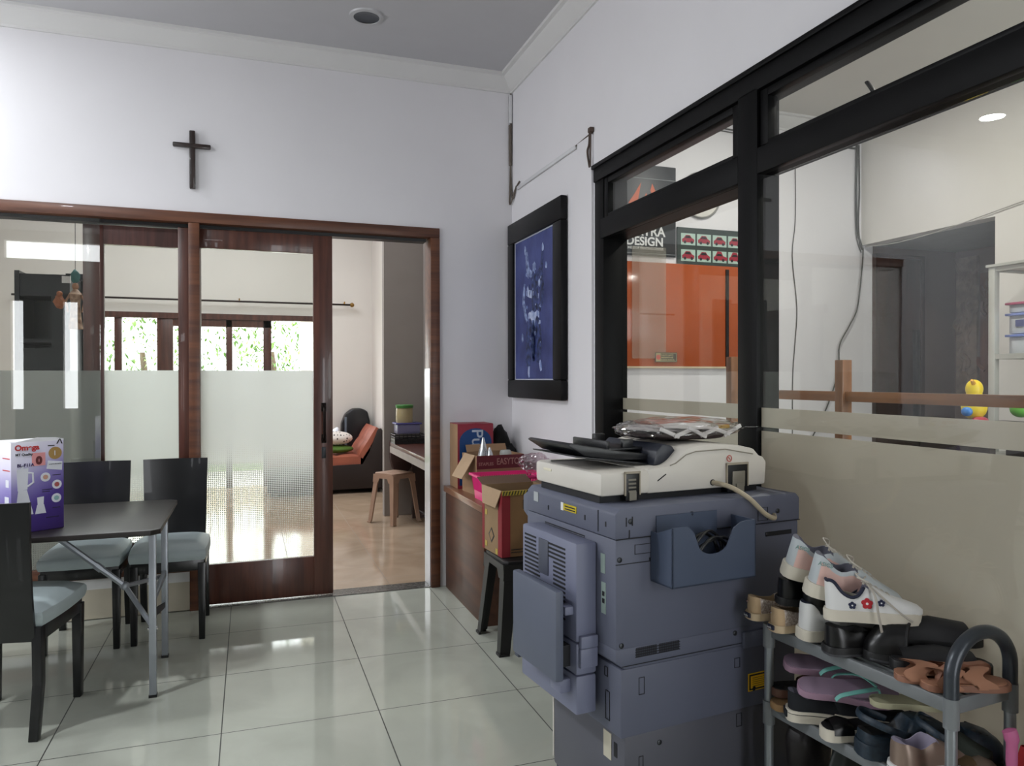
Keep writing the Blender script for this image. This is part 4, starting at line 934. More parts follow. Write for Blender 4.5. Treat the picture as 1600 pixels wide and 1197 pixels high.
# white sneakers with flowers
def flower(M, m, par, r=.011, c=None):
    b = B(M)
    for k in range(5):
        a = 2*PI*k/5+PI/2; b.lathe([(0, .0016), (r*.45, .0013), (r*.5, 0)], 12, c=(r*.62*math.cos(a), r*.62*math.sin(a), 0))
    b.lathe([(0, .0022), (r*.25, .002), (r*.28, 0)], 10, mi=1); b.out('flower_patch', [m, c or WHITEP], par)
SP = [(0, .098), (.05, .100), (.1, .094), (.17, .072), (.26, .060), (.34, .066), (.42, .094), (.5, .088), (.7, .062), (.85, .052), (.95, .044), (1, .034)]
o = sneaker('white sneaker with red and dark flowers on its side, on top of the pile', RP(.335, -.02, .737, -42, -2, -3), .228, .086, .028, SP, WHL, LIN, CRS, LACE)
FR = mat('flower_red', '#b3202a', .5); NV = mat('flower_navy', '#1a2140', .5)
for u, z, m, r in ((.27, .042, NV, .0085), (.42, .048, FR, .0125), (.56, .052, NV, .008)):
    y = -foot(u)*.086/2*.965-.0012+.012*.228*math.sin(u*PI); flower(T(u*.228+.005, y, z) @ R('Z', -6) @ R('X', 84), m, o, r, WHITEP)
b = B(); rim = []
for u in (0.02, .05, .1, .17, .26, .34, .40): rim.append((u*.2246+.006, foot(u)*.086/2*.96*.77, interp(SP, u)+.001))
loop = [(p[0], p[1]+.003*math.sin(p[0]/.228*PI), p[2]) for p in rim]; loop = loop[::-1]+[(p[0], -p[1], p[2]) for p in loop]
b.tube(smooth_pts(loop, 3), .0042, 8); b.out('navy_collar', NVY, o)
b = B(); b.tube(smooth_pts([(.105, -.01, .093), (.118, -.038, .070), (.122, -.05, .03), (.128, -.054, -.015)], 6), .0026, 5, flat=(.6, 1.4)); b.tube(smooth_pts([(.11, -.008, .09), (.14, -.035, .062), (.175, -.044, .03), (.20, -.040, .012)], 6), .0026, 5, flat=(.6, 1.4)); b.out('loose_lace', LACE, o)
sneaker('white sneaker standing heel out on the top shelf below the flowered one', RP(.405, -.035, .664, -12, 0, 4), .25, .088, .028, SP, WHL, NVY, CRS, LACE)
# black shoes in the middle of the top shelf
sneaker('black shoe with pale rim heel under the flowered white sneaker', RP(.315, -.04, .656, -20, 0, 0), .235, .088, .022, [(0, .072), (.1, .07), (.25, .056), (.42, .06), (.7, .05), (.9, .04), (1, .03)], BLKL, BLKR, BLKR, name='black_shoe', outsole=mat('grey_welt', '#3c3d40', .5))
def ballcap_shoe(label, M, L_=.22, W_=.105, m=BLKL):
    o = thing('black_clog', label, 'shoe', M=M)
    solemesh(L_, W_, 0, .022).out('sole', BLKR, o); solemesh(L_*.99, W_*1.02, .004, .009).out('welt', mat('grey_welt', '#3c3d40', .5), o)
    rows = []
    for i in range(13):
        u = .0+.62*i/12; w = foot(1-u if False else .38+u)*W_/2*.98; hh = .075*math.sin(min(1, (1.02-(.38+u))/.45+.02)*PI/2)**.8 if (.38+u) < 1 else .0
        rows.append([((.38+u)*L_, w*math.cos(PI*k/14), .02+hh*math.sin(PI*k/14)**.8) for k in range(15)])
    b = B(); b.grid(rows); b.out('vamp', m, o, smooth=60)
    b = B(); b.tube([rows[0][k] for k in range(15)], .004, 6); b.out('collar', BLKR, o)
    B().ball((.55*L_, -.02, .078), (.008, .008, .002), sub=1).out('stud', CHROME, o)
    return o
ballcap_shoe('glossy black clog with a small metal stud in the middle of the top shelf', RP(.27, .045, .657, 118, 0, 0) @ T(-.17, 0, 0), .17, .098)
ballcap_shoe('dull black clog behind the glossy one, against the window', RP(.315, .13, .657, 112, 0, 0) @ T(-.16, 0, 0), .16, .09, mat('charcoal_leather', '#1d1e22', .5))
# black slides, soles and tan wavy sandals
BS = mat('black_foam', '#17171a', .6)
slipper('black slide sandal with wide band near the arched handle, lower one', RP(.18, .03, .657, -36, 0, 0), .225, .088, .024, BLKR, BS, ((.10, .80, .045, 1, 1),), BS, name='slide_sandal')
slipper('black slide sandal with wide band, resting on the lower slide', RP(.225, .085, .702, -34, 0, 0), .215, .088, .02, BLKR, BS, ((.05, .80, .05, 1, 1),), BS, name='slide_sandal')
TAN = mat('tan_suede', '#a3745a', .75, var=.05); TANS = mat('tan_sole', '#8a5f4a', .6)
def wavy(label, M):
    o = thing('wavy_sandal', label, 'sandal', M=M); solemesh(.20, .078, 0, .014).out('sole', TANS, o); solemesh(.19, .072, .0135, .016).out('insole', TAN, o)
    for u0, ph in ((.14, 0), (.46, 1.4)):
        rows = []
        for j in range(17):
            a = PI*j/16; wv = .016*math.sin(a*4+ph); w = .038
            rows.append([(u0*.2+wv+.045*i/3, w*math.cos(a), .010+.034*math.sin(a)**.8) for i in range(4)])
        b = B(); b.grid(rows); b.grid([[(p[0], p[1]*.93, p[2]-.003) for p in r] for r in rows]); b.out('wavy_strap', TAN, o, smooth=60)
wavy('tan sandal with wavy straps, farther of the pair by the arched handle', RP(.13, -.018, .657, -40, 0, 0))
wavy('tan sandal with wavy straps, nearer of the pair by the arched handle', RP(.062, -.012, .657, -22, 0, 0))
slipper('tan sandal standing on its edge inside the arched handle', RP(.026, .17, .672, 172, 0, 78) @ T(-.0, 0, 0), .15, .075, .013, TANS, TAN, name='sandal')
# second shelf
MAUVE = mat('mauve_rubber', '#8e7a8c', .6, var=.03); MAUE = mat('mauve_edge', '#9d7f92', .6); TEAL = mat('teal_strap', '#6fb0a6', .5)
slipper('brown mule at the far end of the second shelf, under the mauve flip-flop', RP(.53, -.008, .462, -20, 0, 0), .19, .082, .022, mat('brown_rubber', '#5e3f30', .6), BLKR, ((.45, .75, .04, 1, 1),), mat('brown_leather', '#6b4634', .5), name='mule')
slipper('tan sole sandal lying at the far end of the second shelf', RP(.50, -.035, .4385, -16, 0, 0), .21, .08, .018, mat('tan_rubber', '#8b6c45', .6), mat('dark_tan', '#6f5436', .6), name='sandal')
flipflop('mauve flip-flop with teal strap, farther of the pair on the second shelf', RP(.49, -.005, .558, -38, 2, 16), MAUVE, MAUE, TEAL)
VPR = [(0, .078), (.1, .075), (.25, .06), (.42, .078), (.7, .056), (.85, .05), (.95, .042), (1, .034)]
VM = mat('black_canvas', '#10141a', .8)
o = sneaker('black canvas sneaker with thick cream sole under the mauve flip-flops', RP(.445, -.04, .4385, -36, 0, 0), .2, .082, .03, VPR, VM, LIN, CRS, mat('white_lace', '#b9b7b3', .8))
B().box(-.003, .003, -.018, .018, .008, .026, bev=.002).out('heel_badge', VM, o); solemesh(.2, .088, .021, .0225).out('foxing_stripe', VM, o)
o = sneaker('black canvas sneaker lying tipped over under the nearer mauve flip-flop', RP(.375, .045, .442, -40, 0, 0) @ T(0, 0, .0), .19, .084, .03, VPR, VM, LIN, CRS, LACE)
slipper('black platform sandal with cream platform at the front edge of the second shelf', RP(.318, -.045, .4385, -20, 0, 0), .2, .08, .03, CRS, BLKR, ((.1, .36, .035, 1, 1),), BLKL, name='platform_sandal')
flipflop('mauve flip-flop with teal strap, nearer of the pair on the second shelf', RP(.405, -.04, .530, -40, 1, 18), MAUVE, MAUE, TEAL)
slipper('pale cream flip-flop sole behind the navy clog', RP(.26, .06, .53, -30, 0, 0), .2, .08, .014, mat('pale_yellow_foam', '#b7b493', .6), name='sandal')
# navy clogs
NAVC = mat('navy_speckled_foam', '#16232f', .5, scale=90, col2='#22323f')
def clog(label, M, L_=.245, W_=.105, m=NAVC):
    o = thing('foam_clog', label, 'clog', M=M); solemesh(L_, W_, 0, .035).out('sole', m, o)
    pr = [(0, .062), (.1, .056), (.3, .05), (.42, .056), (.5, .088), (.62, .09), (.8, .078), (.92, .06), (1, .035)]
    b, rows = uppermesh(L_, W_*1.03, .03, pr, .46); b.out('upper', [m, BLKR], o, smooth=60)
    for k in range(7):
        u = .62+.07*(k % 4); y = -.02+.02*(k//2 % 3); B().lathe([(0, .001), (.0042, .001), (.0045, -.003)], 10, M=T(u*L_, y, interp(pr, u)-.002) @ R('Y', 12)).out('vent_hole', BLKR, o)
    b = B(); b.tube(smooth_pts([(.42*L_, .048, .06), (.2*L_, .056, .082), (.02, .036, .092), (.008, 0, .094), (.02, -.036, .092), (.2*L_, -.056, .082), (.42*L_, -.048, .06)], 5), .006, 6, flat=(1.4, .5)); b.out('heel_strap', m, o)
    return o
clog('navy foam clog lying in front on the second shelf', RP(.22, -.03, .4385, -18, 0, 0))
clog('navy foam clog tipped against the first one towards the window', RP(.15, .075, .4385, -34, 0, 0), .20, .095)
GRS = mat('brown_grey_shine', '#8a776a', .35, .3)
o = sneaker('shiny brown and white sneaker at the front of the second shelf', RP(.115, -.045, .4395, -12, 0, 0), .235, .086, .028, [(0, .082), (.1, .08), (.25, .064), (.42, .084), (.7, .056), (.9, .044), (1, .03)], GRS, mat('lilac_lining', '#9a93a6', .8), WHL, None)
solemesh(.235, .0925, .018, .0195).out('foxing_stripe', NVY, o)
slipper('dark green soled sandal with tan edge behind the near post', RP(.065, .0, .4395, -12, 0, 0), .21, .078, .022, mat('tan_rubber', '#8b6c45'), mat('dark_green_insole', '#1d2620', .7), ((.4, .7, .035, 1, 1),), mat('olive_brown', '#54422c', .6), name='sandal')
slipper('olive sandal under the pink handle at the near end of the second shelf', RP(.03, .06, .4395, -2, 0, 0), .13, .06, .02, mat('olive_brown', '#54422c'), mat('dark_green_insole', '#1d2620'), ((.35, .75, .04, 1, 1),), mat('taupe_leather', '#5f5145', .6), name='sandal')
sneaker('dark green shoe lying behind the sandals at the near end of the second shelf', RP(.12, .07, .46, -40, 0, 0), .14, .07, .02, [(0, .06), (.3, .055), (.45, .07), (.7, .05), (1, .03)], mat('dark_green_suede', '#20271f', .8), BLKR, BLKR, name='dark_shoe')
# bottom shelf
BB = mat('black_cracked_leather', '#181314', .5, bump=.3, bscale=60)
for s, t, z, r_, m, lb in ((.478, .08, .225, (.072, .09, .16), BB, 'bulging black leather bag at the far end of the bottom shelf'), (.355, .09, .225, (.062, .06, .14), mat('dark_green_leather', '#1c2420', .5), 'dark green rounded bag beside the black leather bag')):
    o = thing('leather_bag', lb, 'bag', M=RP(s, t, z))
    b = B(); b.ball((0, 0, r_[2]*.62), (r_[0], r_[1]*.5, r_[2]*.62), jit=.05, seed=int(s*100), sub=4); b.out('body', m, o, smooth=60)
    b = B(); b.tube([(r_[0]*.7*math.cos(math.radians(a)), 0, r_[2]*.75+.07*math.sin(math.radians(a))*(r_[2]/.14)) for a in range(10, 171, 16)], .008, 8); b.out('handle', m, o)
sneaker('cream high sneaker on the bottom shelf', RP(.285, -.03, .2235, -15, 0, 0), .24, .09, .03, HIGH, mat('cream_canvas', '#bfb7a0', .7), mat('brown_lining', '#5a4636', .9), mat('cream_sole', '#cfc8b8'), None)
sneaker('dark maroon shoe beside the cream sneaker on the bottom shelf', RP(.185, -.02, .2235, -12, 0, 0), .24, .088, .025, None, mat('maroon_suede', '#3a1518', .7), BLKR, BLKR, None, name='maroon_shoe')
# umbrellas leaning beside the rack
def umbrella(label, M, canopy, handle, hook=True, hl=.1, Lc=.55):
    o = thing('umbrella', label, 'umbrella', M=M)
    rows = []
    for z, r_ in ((.02, .008), (.10, .018), (.30, .030), (Lc-.05, .036), (Lc, .026)):
        rows.append([(r_*(1+.22*math.cos(6*a))*math.cos(a), r_*(1+.22*math.cos(6*a))*math.sin(a), z) for a in [2*PI*k/36 for k in range(36)]])
    b = B(); b.grid(rows, closed=True); b.out('canopy', canopy, o, smooth=60)
    B().cyl((0, 0, 0), (0, 0, Lc+.05), .005, seg=8).out('shaft', DARKM, o)
    b = B()
    if hook: b.tube([(0, 0, Lc+.02), (0, 0, Lc+hl)]+[(0, .0+.034-.034*math.cos(math.radians(a)), Lc+hl+.036*math.sin(math.radians(a))) for a in range(15, 196, 15)], .0105, 10)
    else: b.tube(smooth_pts([(0, 0, Lc+.0), (0, 0, Lc+.08), (.0, .0, Lc+.13), (0, .006, Lc+.15)], 4), [.009]*4+[.011]*4+[.0145]*4+[.006], 12)
    b.out('handle', handle, o); return o
umbrella('black umbrella with a curved hook handle at the right edge', T(-.075, -3.66, 0) @ R('Z', 8) @ R('Y', 2), mat('black_canopy', '#0d0d10', .7), BLACK, True, .10, .77)
umbrella('folded red umbrella with a pink handle at the near end of the shoe rack', T(-.15, -3.60, 0) @ R('Z', 30), mat('red_canopy', '#a11c22', .7), mat('pink_rubber', '#b35d86', .6), False, .1, .46)
umbrella('folded bright red umbrella against the frosted window at the right edge', T(-.05, -3.585, 0) @ R('Z', 10), mat('bright_red_canopy', '#b01f22', .7), mat('red_handle', '#a01c20', .5), False, .1, .545)
# ================================================================== ROOM BEHIND THE BLACK WINDOWS
ORG = mat('orange_gloss_panel', '#a95430', .12, var=.03, coat=.1, spec=.3)
ob = thing('orange_panel', 'glossy orange board on the wall behind the left black window', 'board', (1.42, -.003, 1.44))
B().box(-.6, .69, -.022, -.0, 0, .745, bev=.002).out('panel', ORG, ob)
B().box(-.6, .69, -.03, -.0, -.014, .0).out('ledge', mat('pale_wood_ledge', '#c9b79a', .5), ob)
B().box(-.006+.26, .018+.26, -.034, -.022, 0, .72).out('black_strip', BLACK, ob)
sk = thing('warning_sticker', 'small dark warning sticker with red mark on the orange board', 'sticker', (1.16, -.042, 1.505))
B().box(-.09, .09, -.002, 0, -.035, .035).out('backing', mat('sticker_dark', '#3c3a30', .5), sk)
B().box(-.084, .084, -.0026, -.002, -.030, .030).out('border', mat('sticker_cream', '#a69a72', .5), sk)
B().box(-.045, .08, -.003, -.0026, -.027, .027).out('text_panel', mat('sticker_dark', '#3c3a30'), sk)
b = B(M=T(-.065, -.0028, 0) @ R('X', 90)); b.lathe([(0, .001), (.018, .001), (.018, 0)], 18); b.out('red_mark', mat('mark_red', '#c0574d'), sk)
for t_, z in (('TIDAK UNTUK', .010), ('DIKONSUMSI', -.007), ('SLAMET RIADI', -.024)): pass
lettering('HATI HATI', .016, face_neg_y(-.042, -.0032, .010), mat('sticker_cream', '#a69a72'), sk, bold=.0006, sx=1.3); lettering('MENABRAK', .016, face_neg_y(-.042, -.0032, -.007), mat('sticker_cream', '#a69a72'), sk, bold=.0006, sx=1.2); lettering('KACA KACA', .016, face_neg_y(-.042, -.0032, -.024), mat('sticker_cream', '#a69a72'), sk, bold=.0006, sx=1.2)
# banner
bn = thing('shop_banner', 'dark grey hanging banner with an orange emblem and white lettering behind the left window', 'banner', (1.04, -.01, 2.20))
BNM = mat('banner_grey', '#34373b', .45, var=.05)
b = B(); b.box(-.205, .215, -.008, 0, .03, .68, bev=.002); b.out('cloth', BNM, bn)
EMB = mat('emblem_orange', '#c5603e', .5); BT = mat('banner_white', '#d9d9d9', .5)
for pts in ([(-.12, .47), (-.17, .40), (-.13, .36), (-.10, .40), (-.085, .47), (-.07, .55), (-.09, .52)], [(.06, .47), (.02, .55), (.005, .50), (.04, .40), (.10, .40), (.12, .44)], [(-.03, .48), (-.06, .40), (-.05, .33), (.02, .33), (.01, .40)]):
    B().prism(pts, 'y', -.0095, -.008).out('emblem', EMB, bn)
lettering('MATRA', .095, face_neg_y(-.19, -.0088, .175), BT, bn, bold=.002, sx=1.0)
lettering('DESIGN', .085, face_neg_y(-.19, -.0088, .105), BT, bn, bold=.0022, sx=1.02)
lettering('ONE STOP PRINTING CENTER', .026, face_neg_y(-.19, -.0088, .075), BT, bn, bold=.0003, sx=.86)
for z in (.045, .58): B().box(-.2, .21, -.0095, -.008, z, z+.004).out('banner_line', mat('banner_line_grey', '#8b8e90', .5), bn)
b = B(); b.box(-.155, .12, -.0365, -.036, -.72, .075); tag(b.out('reflection_sheet', filmmat('painted_reflection', '#cfcabb', .24, gloss=.06), loc=(1.04, -.005, 2.215)), 'added pale translucent film painting a reflection over the orange board below the dark banner', 'sheet')  # pale film stands in for a reflection over the orange board
# strip of car pictures
cs = thing('car_picture_board', 'long board with two rows of small red car pictures beside the banner', 'board', (1.27, -.003, 2.19))
B().box(0, .86, -.012, 0, 0, .265).out('backing', mat('board_dark_green', '#2c3a37', .5), cs)
RC = mat('car_red', '#9a2a3c', .4); PGN = mat('pale_green_sheet', '#a9c2b6', .6)
for r in range(2):
    for k in range(6):
        x = .03+k*.135; z = .02+r*.118
        pc = B().box(x, x+.12, -.0135, -.012, z, z+.085).out('picture', PGN, cs, smooth=0)
        b = B(); big = (r == 0 and k >= 2 and k < 4)
        s = 1.15 if big else 1.
        b.prism([(x+.01, z+.02), (x+.108*s, z+.018), (x+.112*s, z+.04), (x+.09, z+.052), (x+.075, z+.072*s), (x+.04, z+.073*s), (x+.022, z+.05), (x+.008, z+.042)], 'y', -.0148, -.0135); b.out('car_picture', RC, pc)
        b = B()
        for xx in (x+.032, x+.09): b.lathe([(0, .0008), (.011, .0008), (.011, 0)], 10, M=T(xx, -.0148, z+.02) @ R('X', 90))
        b.prism([(x+.03, z+.05), (x+.085, z+.05), (x+.072, z+.067), (x+.042, z+.067)], 'y', -.0154, -.0148); b.out('car_detail', DK, pc)
ck = thing('wall_ring', 'round pale wall clock partly hidden behind the black window transom', 'clock', (1.47, -.002, 2.70))
b = B(M=R('X', 90)); b.lathe([(.158, 0), (.168, .0), (.172, .015), (.166, .02), (.158, .015), (.158, 0)], 48); b.out('rim', mat('clock_rim_grey', '#8c8c8a', .4), ck)
b = B(M=R('X', 90)); b.lathe([(0, .01), (.159, .01), (.159, 0)], 48); b.out('dial', mat('clock_dial', '#d8d5d0', .5), ck)
b = B(M=R('X', 90)); b.box(-.003, .003, -.01, -.08, .011, .013); b.out('hand', DK, ck)
# cables in the print room
GC = mat('grey_cable', '#4a4b48', .7)
b = B(); b.tube([(0, .0, 0), (.3, -.0, -.01), (.6, .0, -.035), (.9, 0, -.05), (1.3, 0, -.02)], .006, 6); b.tube([(0, 0, -.02), (.35, 0, -.035), (.6, 0, -.04), (1.3, 0, -.03)], .004, 5)
tag(b.out('ceiling_cable', GC, loc=(1.62, -.012, 3.215)), 'grey cable running along the wall under the cornice behind the windows', 'cable')
b = B(); b.tube(smooth_pts([(0, 0, 3.2), (.005, 0, 2.6), (-.025, 0, 2.3), (.02, 0, 1.9), (.0, 0, 1.6), (-.02, 0, 1.3), (-.02, 0, .4)], 4), .0035, 5)
tag(b.out('thin_cable', GC, loc=(2.32, -.01, 0)), 'thin single cable hanging straight down the white wall behind the windows', 'cable')
b = B(); b.tube(smooth_pts([(0, 0, 3.22), (-.01, 0, 2.9), (.0, 0, 2.55), (.02, -.01, 2.45), (.04, -.02, 2.38)], 5), .007, 6); b.tube(smooth_pts([(.015, 0, 3.22), (.02, 0, 2.85), (.01, 0, 2.6), (.03, 0, 2.42), (.04, -.02, 2.38)], 5), .006, 6); b.tube(smooth_pts([(-.01, 0, 3.22), (-.02, 0, 2.8), (-.01, 0, 2.5), (.04, 0, 2.36)], 5), .004, 5)
b.tube(smooth_pts([(.04, -.02, 2.38), (.035, -.012, 2.23), (-.01, -.012, 1.92), (-.09, -.012, 1.77), (-.19, -.012, 1.61), (-.20, -.012, 1.41), (-.31, -.012, 1.13), (-.45, -.012, .9)], 5), .0055, 6)
tag(b.out('cable_bundle', GC, loc=(2.93, -.012, 0)), 'bundle of grey cables running down the corner beside the dark opening', 'cable')
b = B(); b.tube(smooth_pts([(0, 0, 0), (0, -.3, -.02), (0, -.7, .0), (0, -1.1, .05), (0, -1.6, .11), (0, -2.4, .18)], 5), .004, 5)
tag(b.out('loose_cable', mat('pale_cable', '#9a9892', .7), loc=(2.965, -.06, 2.40)), 'pale loose cable strung across the head of the dark opening', 'cable')
# the lit lamps of the main room (the nearer one shows as a reflection in the right window)
for x, y, lb in ((-3.70, -.557, 'lit round recessed lamp, in the ceiling row with the unlit one'), (-3.55, -2.3, 'lit round recessed lamp, in the ceiling towards the middle of the room')):
    lp = thing('ceiling_lamp', lb, 'lamp', (x, y, CZ), 0, 'recessed ceiling lamps')
    b = B(); b.lathe([(.082, 0), (.086, -.010), (.098, -.007), (.10, 0)], 32); b.out('rim', WHITEP, lp)
    b = B(); b.lathe([(0, -.003), (.082, -.003), (.083, 0)], 32); b.out('lens', mat('lit_lens', '#ffffff', .5, emit=12), lp)
hk = tag(B().tube(smooth_pts([(0, -.02, -.02), (0, -.012, .03), (0, .0, .06), (0, .02, .09)], 5), [.009]*16, 10, flat=(1, .6)).out('black_bracket', BLACK, loc=(.03, -3.045, 2.125)), 'short bent black bracket sticking up behind the window transom', 'bracket')
# wooden frame of the counter
WD = wood('orange_brown_timber', '#6d4322', '#8d5a2f', .45, 'y'); WDZ = wood('orange_brown_timber_upright', '#6d4322', '#8d5a2f', .45, 'z')
fr = thing('timber_counter_frame', 'brown timber rail on upright posts standing behind the black windows', 'frame', (1.0, -2.4, 0))
B().box(-.02, .025, -1.6, 1.25, 1.243, 1.29, bev=.002).out('rail', WD, fr)
for y, h_ in ((.485, 1.44), (1.345, 1.478), (-1.6, 1.30)): B().box(-.035, .02, y-.026, y+.026, 0, h_, bev=.003).out('post', WDZ, fr)
B().box(-.02, .025, -1.6, 1.25, .3, .35).out('rail', WD, fr)
# dark door and carved panels in the passage
d3 = struct(thing('door_3', None, None, (3.33, -.0, 0)))
DKW = wood('very_dark_wood', '#2a1813', '#3c241d', .4, 'z')
B().box(-.22, .26, -.03, 0, 0, 2.33, bev=.004).out('door_leaf', DKW, d3); b = B(); b.box(-.235, -.21, -.04, 0, 0, 2.36); b.box(.25, .285, -.04, 0, 0, 2.36); b.box(-.235, .285, -.04, 0, 2.33, 2.36); b.out('frame', DKW, d3)
B().box(.16, .20, -.07, -.03, .9, 1.75, bev=.006).out('long_handle', BLACK, d3)
CV = mat('carved_stone', '#7d6d62', .7, var=.2, scale=12, bump=1., bscale=18); CVD = wood('carved_dark_wood', '#4a2c20', '#6b4230', .5, 'z')
def relief(name, lb, y0, y1, z0, z1, m, seed):
    o = thing(name, lb, 'carving', (4.0, (y0+y1)/2, z0)); w = (y1-y0)/2; h_ = z1-z0
    B().box(-.03, -.0, -w, w, 0, h_, bev=.004).out('panel', m, o)
    rnd = random.Random(seed); b = B()
    for k in range(34):
        y = rnd.uniform(-w*.7, w*.7); z = rnd.uniform(.08*h_, .92*h_); b.tube(smooth_pts([(-.03, y, z), (-.04, y+rnd.uniform(-.05, .05), z+.05), (-.03, y+rnd.uniform(-.06, .06), z+.11)], 3), rnd.uniform(.008, .02), 6)
    b.out('carved_relief', m, o)
relief('relief_panel', 'pale carved relief panel in the dark passage behind the right window', -.22, -.03, 1.2, 2.36, CV, 3)
relief('relief_panel', 'dark wooden carved panel beside the pale one, next to the glass cabinet', -.50, -.25, 1.28, 2.21, CVD, 4)
# aluminium cabinet with plastic boxes
al = thing('glass_cabinet', 'aluminium framed glass cabinet at the right edge behind the window', 'cabinet', (2.74, -2.05, 0))
ALM = mat('aluminium_frame', '#b9b9b2', .4, .3)
for x in (-.23, .23):
    for y in (-.55, .55): B().box(x-.02, x+.02, y-.02, y+.02, 0, 2.01, bev=.002).out('post', ALM, al)
for z in (.1, .9, 1.48, 2.0):
    b = B(); [b.box(x-.015, x+.015, -.55, .55, z-.015, z+.015) for x in (-.23, .23)]; [b.box(-.23, .23, y-.015, y+.015, z-.015, z+.015) for y in (-.55, .55)]; b.box(-.22, .22, -.54, .54, z-.004, z+.004); b.out('shelf', ALM, al)
B().box(-.26, .26, -.58, .58, 2.01, 2.025).out('top_board', ALM, al)
B().box(.235, .24, -.54, .54, .1, 2.0).out('back_panel', WHITEP, al)
for n_, (dz, lc, lb) in enumerate(((0, '#7d8fd0', 'translucent box with blue lid, lowest of the stack in the glass cabinet'), (.125, '#8c9bd6', 'translucent box with blue lid, middle of the stack in the glass cabinet'), (.25, '#b6617c', 'translucent box with dull pink lid, topmost of the stack in the glass cabinet'))):
    o = thing('plastic_box', lb, 'box', (2.70, -1.665, 1.488+dz))
    b = B(); b.prism([(-.10, -.14), (.10, -.14), (.10, .14), (-.10, .14)], 'z', 0, .11 if n_ < 2 else .05, bev=.008); b.out('tub', mat('cloudy_plastic', '#bfc3c9', .3), o)
    B().box(-.115, .115, -.155, .155, .108 if n_ < 2 else .048, .122 if n_ < 2 else .062, bev=.003).out('lid', mat('lid_'+lc[1:], lc, .4), o)
B().box(2.594, 2.5975, -1.62, -1.57, 1.655, 1.695).out('tub_label', mat('label_blue', '#5b6088', .5), None)
bpy.data.objects['tub_label'].name = 'box_sticker'; tag(bpy.data.objects['box_sticker'], 'small dark square sticker on the middle translucent box', 'sticker')
# toy bird on the counter shelf
ty = thing('toy_bird', 'bright yellow plastic toy bird beside the glass cabinet behind the rail', 'toy', (1.98, -1.80, 1.13))
YL = mat('bright_yellow_plastic', '#f2d400', .35)
b = B(); b.ball((0, 0, .07), (.062, .062, .07)); b.ball((0, 0, .165), (.042, .042, .05), sub=3); b.cyl((0, 0, .11), (0, 0, .15), .045, .035); b.out('body', YL, ty, smooth=60)
b = B(); b.tube([(-.03, -.02, .195), (-.055, -.03, .21), (-.062, -.034, .205)], [.012, .008, .003], 8); b.out('beak', mat('orange_plastic', '#e8a613', .4), ty)
B().ball((-.065, -.01, .045), (.022, .03, .025)).out('blue_foot', mat('blue_plastic', '#2f7fd0', .4), ty)
B().ball((-.02, -.05, .0), (.05, .03, .02)).out('red_base', mat('red_plastic', '#a8243c', .4), ty)
tt = tag(B().ball((0, 0, 0), (.05, .05, .045)).ball((.05, -.02, .03), (.03, .03, .02)).out('green_toy', [mat('green_plastic', '#63b53a', .4)], smooth=60, loc=(2.15, -1.93, 1.19)), 'green plastic toy lump beside the yellow toy bird', 'toy')
tag(B().box(-.35, .35, -.25, .25, -.03, 0).box(-.34, -.3, -.2, .2, -1.105, -.03).box(.3, .34, -.2, .2, -1.105, -.03).out('display_table', mat('dark_table_top', '#2e2521', .4), loc=(2.1, -1.86, 1.108)), 'dark narrow table carrying the yellow toy bird', 'table')

# ================================================================== FAR ROOM
sf = thing('sofa_bed', 'orange cushioned sofa bed with dark frame against the far wall', 'sofa', (-.72, 4.64, 0))
OR1 = mat('orange_velvet', '#9c5641', .6, var=.06, scale=8, bump=.4, bscale=14); SDK = mat('dark_sofa_leather', '#1c0f0d', .5)
def pad(b, x0, x1, y0, y1, z0, z1, nx, ny, M=None, h=.02):
    rows = []
    N_ = 8
    for i in range(nx*N_+1):
        r = []
        for k in range(ny*N_+1):
            u, v = i/(nx*N_), k/(ny*N_)
            r.append((x0+(x1-x0)*u, y0+(y1-y0)*v, z1-h+h*(abs(math.sin(PI*u*nx))**.5*abs(math.sin(PI*v*ny))**.5)))
        rows.append(r)
    b.grid(rows, M=M); b.box(x0, x1, y0, y1, z0, z1-h, M=M)
b = B(); pad(b, -.75, .30, -.41, .40, .33, .45, 4, 3); b.out('seat', OR1, sf, smooth=60)
b = B(); pad(b, 0, .40, -.41, .40, -.03, .05, 2, 3, M=T(.30, 0, .42) @ R('Y', -58)); b.out('backrest', OR1, sf, smooth=60)
b = B(); b.prism([(-.75, .05), (.56, .05), (.562, .72), (.54, .76), (.50, .75), (.40, .48), (.32, .34), (-.75, .32)], 'y', -.44, -.415, bev=.005); b.box(-.74, .54, -.40, .40, .05, .325); b.box(.545, .56, -.40, .40, .05, .74); b.out('base', SDK, sf)
for x in (-.7, .5):
    for y in (-.38, .36): B().cyl((x, y, 0), (x, y, .05), .02).out('leg', BLACK, sf)
pw = thing('white_pillow', 'white pillow leaning at the back of the orange sofa', 'pillow', (-.75, 4.86, .452)); B(M=R('Y', 25)).ball((0, 0, .17), (.055, .17, .15), sub=3).out('pillow', mat('white_cotton', '#d7dae2', .8), pw)
kids(pw)[0].name = 'case'
dm, nt, bs_ = newmat('dotted_fabric'); N_, L_ = nt.nodes, nt.links; vo = N_.new('ShaderNodeTexVoronoi'); vo.inputs['Scale'].default_value = 26; vo.inputs['Randomness'].default_value = .25; tc = N_.new('ShaderNodeTexCoord'); L_.new(tc.outputs['Object'], vo.inputs['Vector'])
lt = N_.new('ShaderNodeMath'); lt.operation = 'LESS_THAN'; lt.inputs[1].default_value = .28; L_.new(vo.outputs['Distance'], lt.inputs[0]); mx = N_.new('ShaderNodeMix'); mx.data_type = 'RGBA'; L_.new(lt.outputs[0], mx.inputs['Factor']); mx.inputs['A'].default_value = lin('#ddd6d0'); mx.inputs['B'].default_value = lin('#2c2426'); L_.new(mx.outputs['Result'], bs_.inputs['Base Color'])
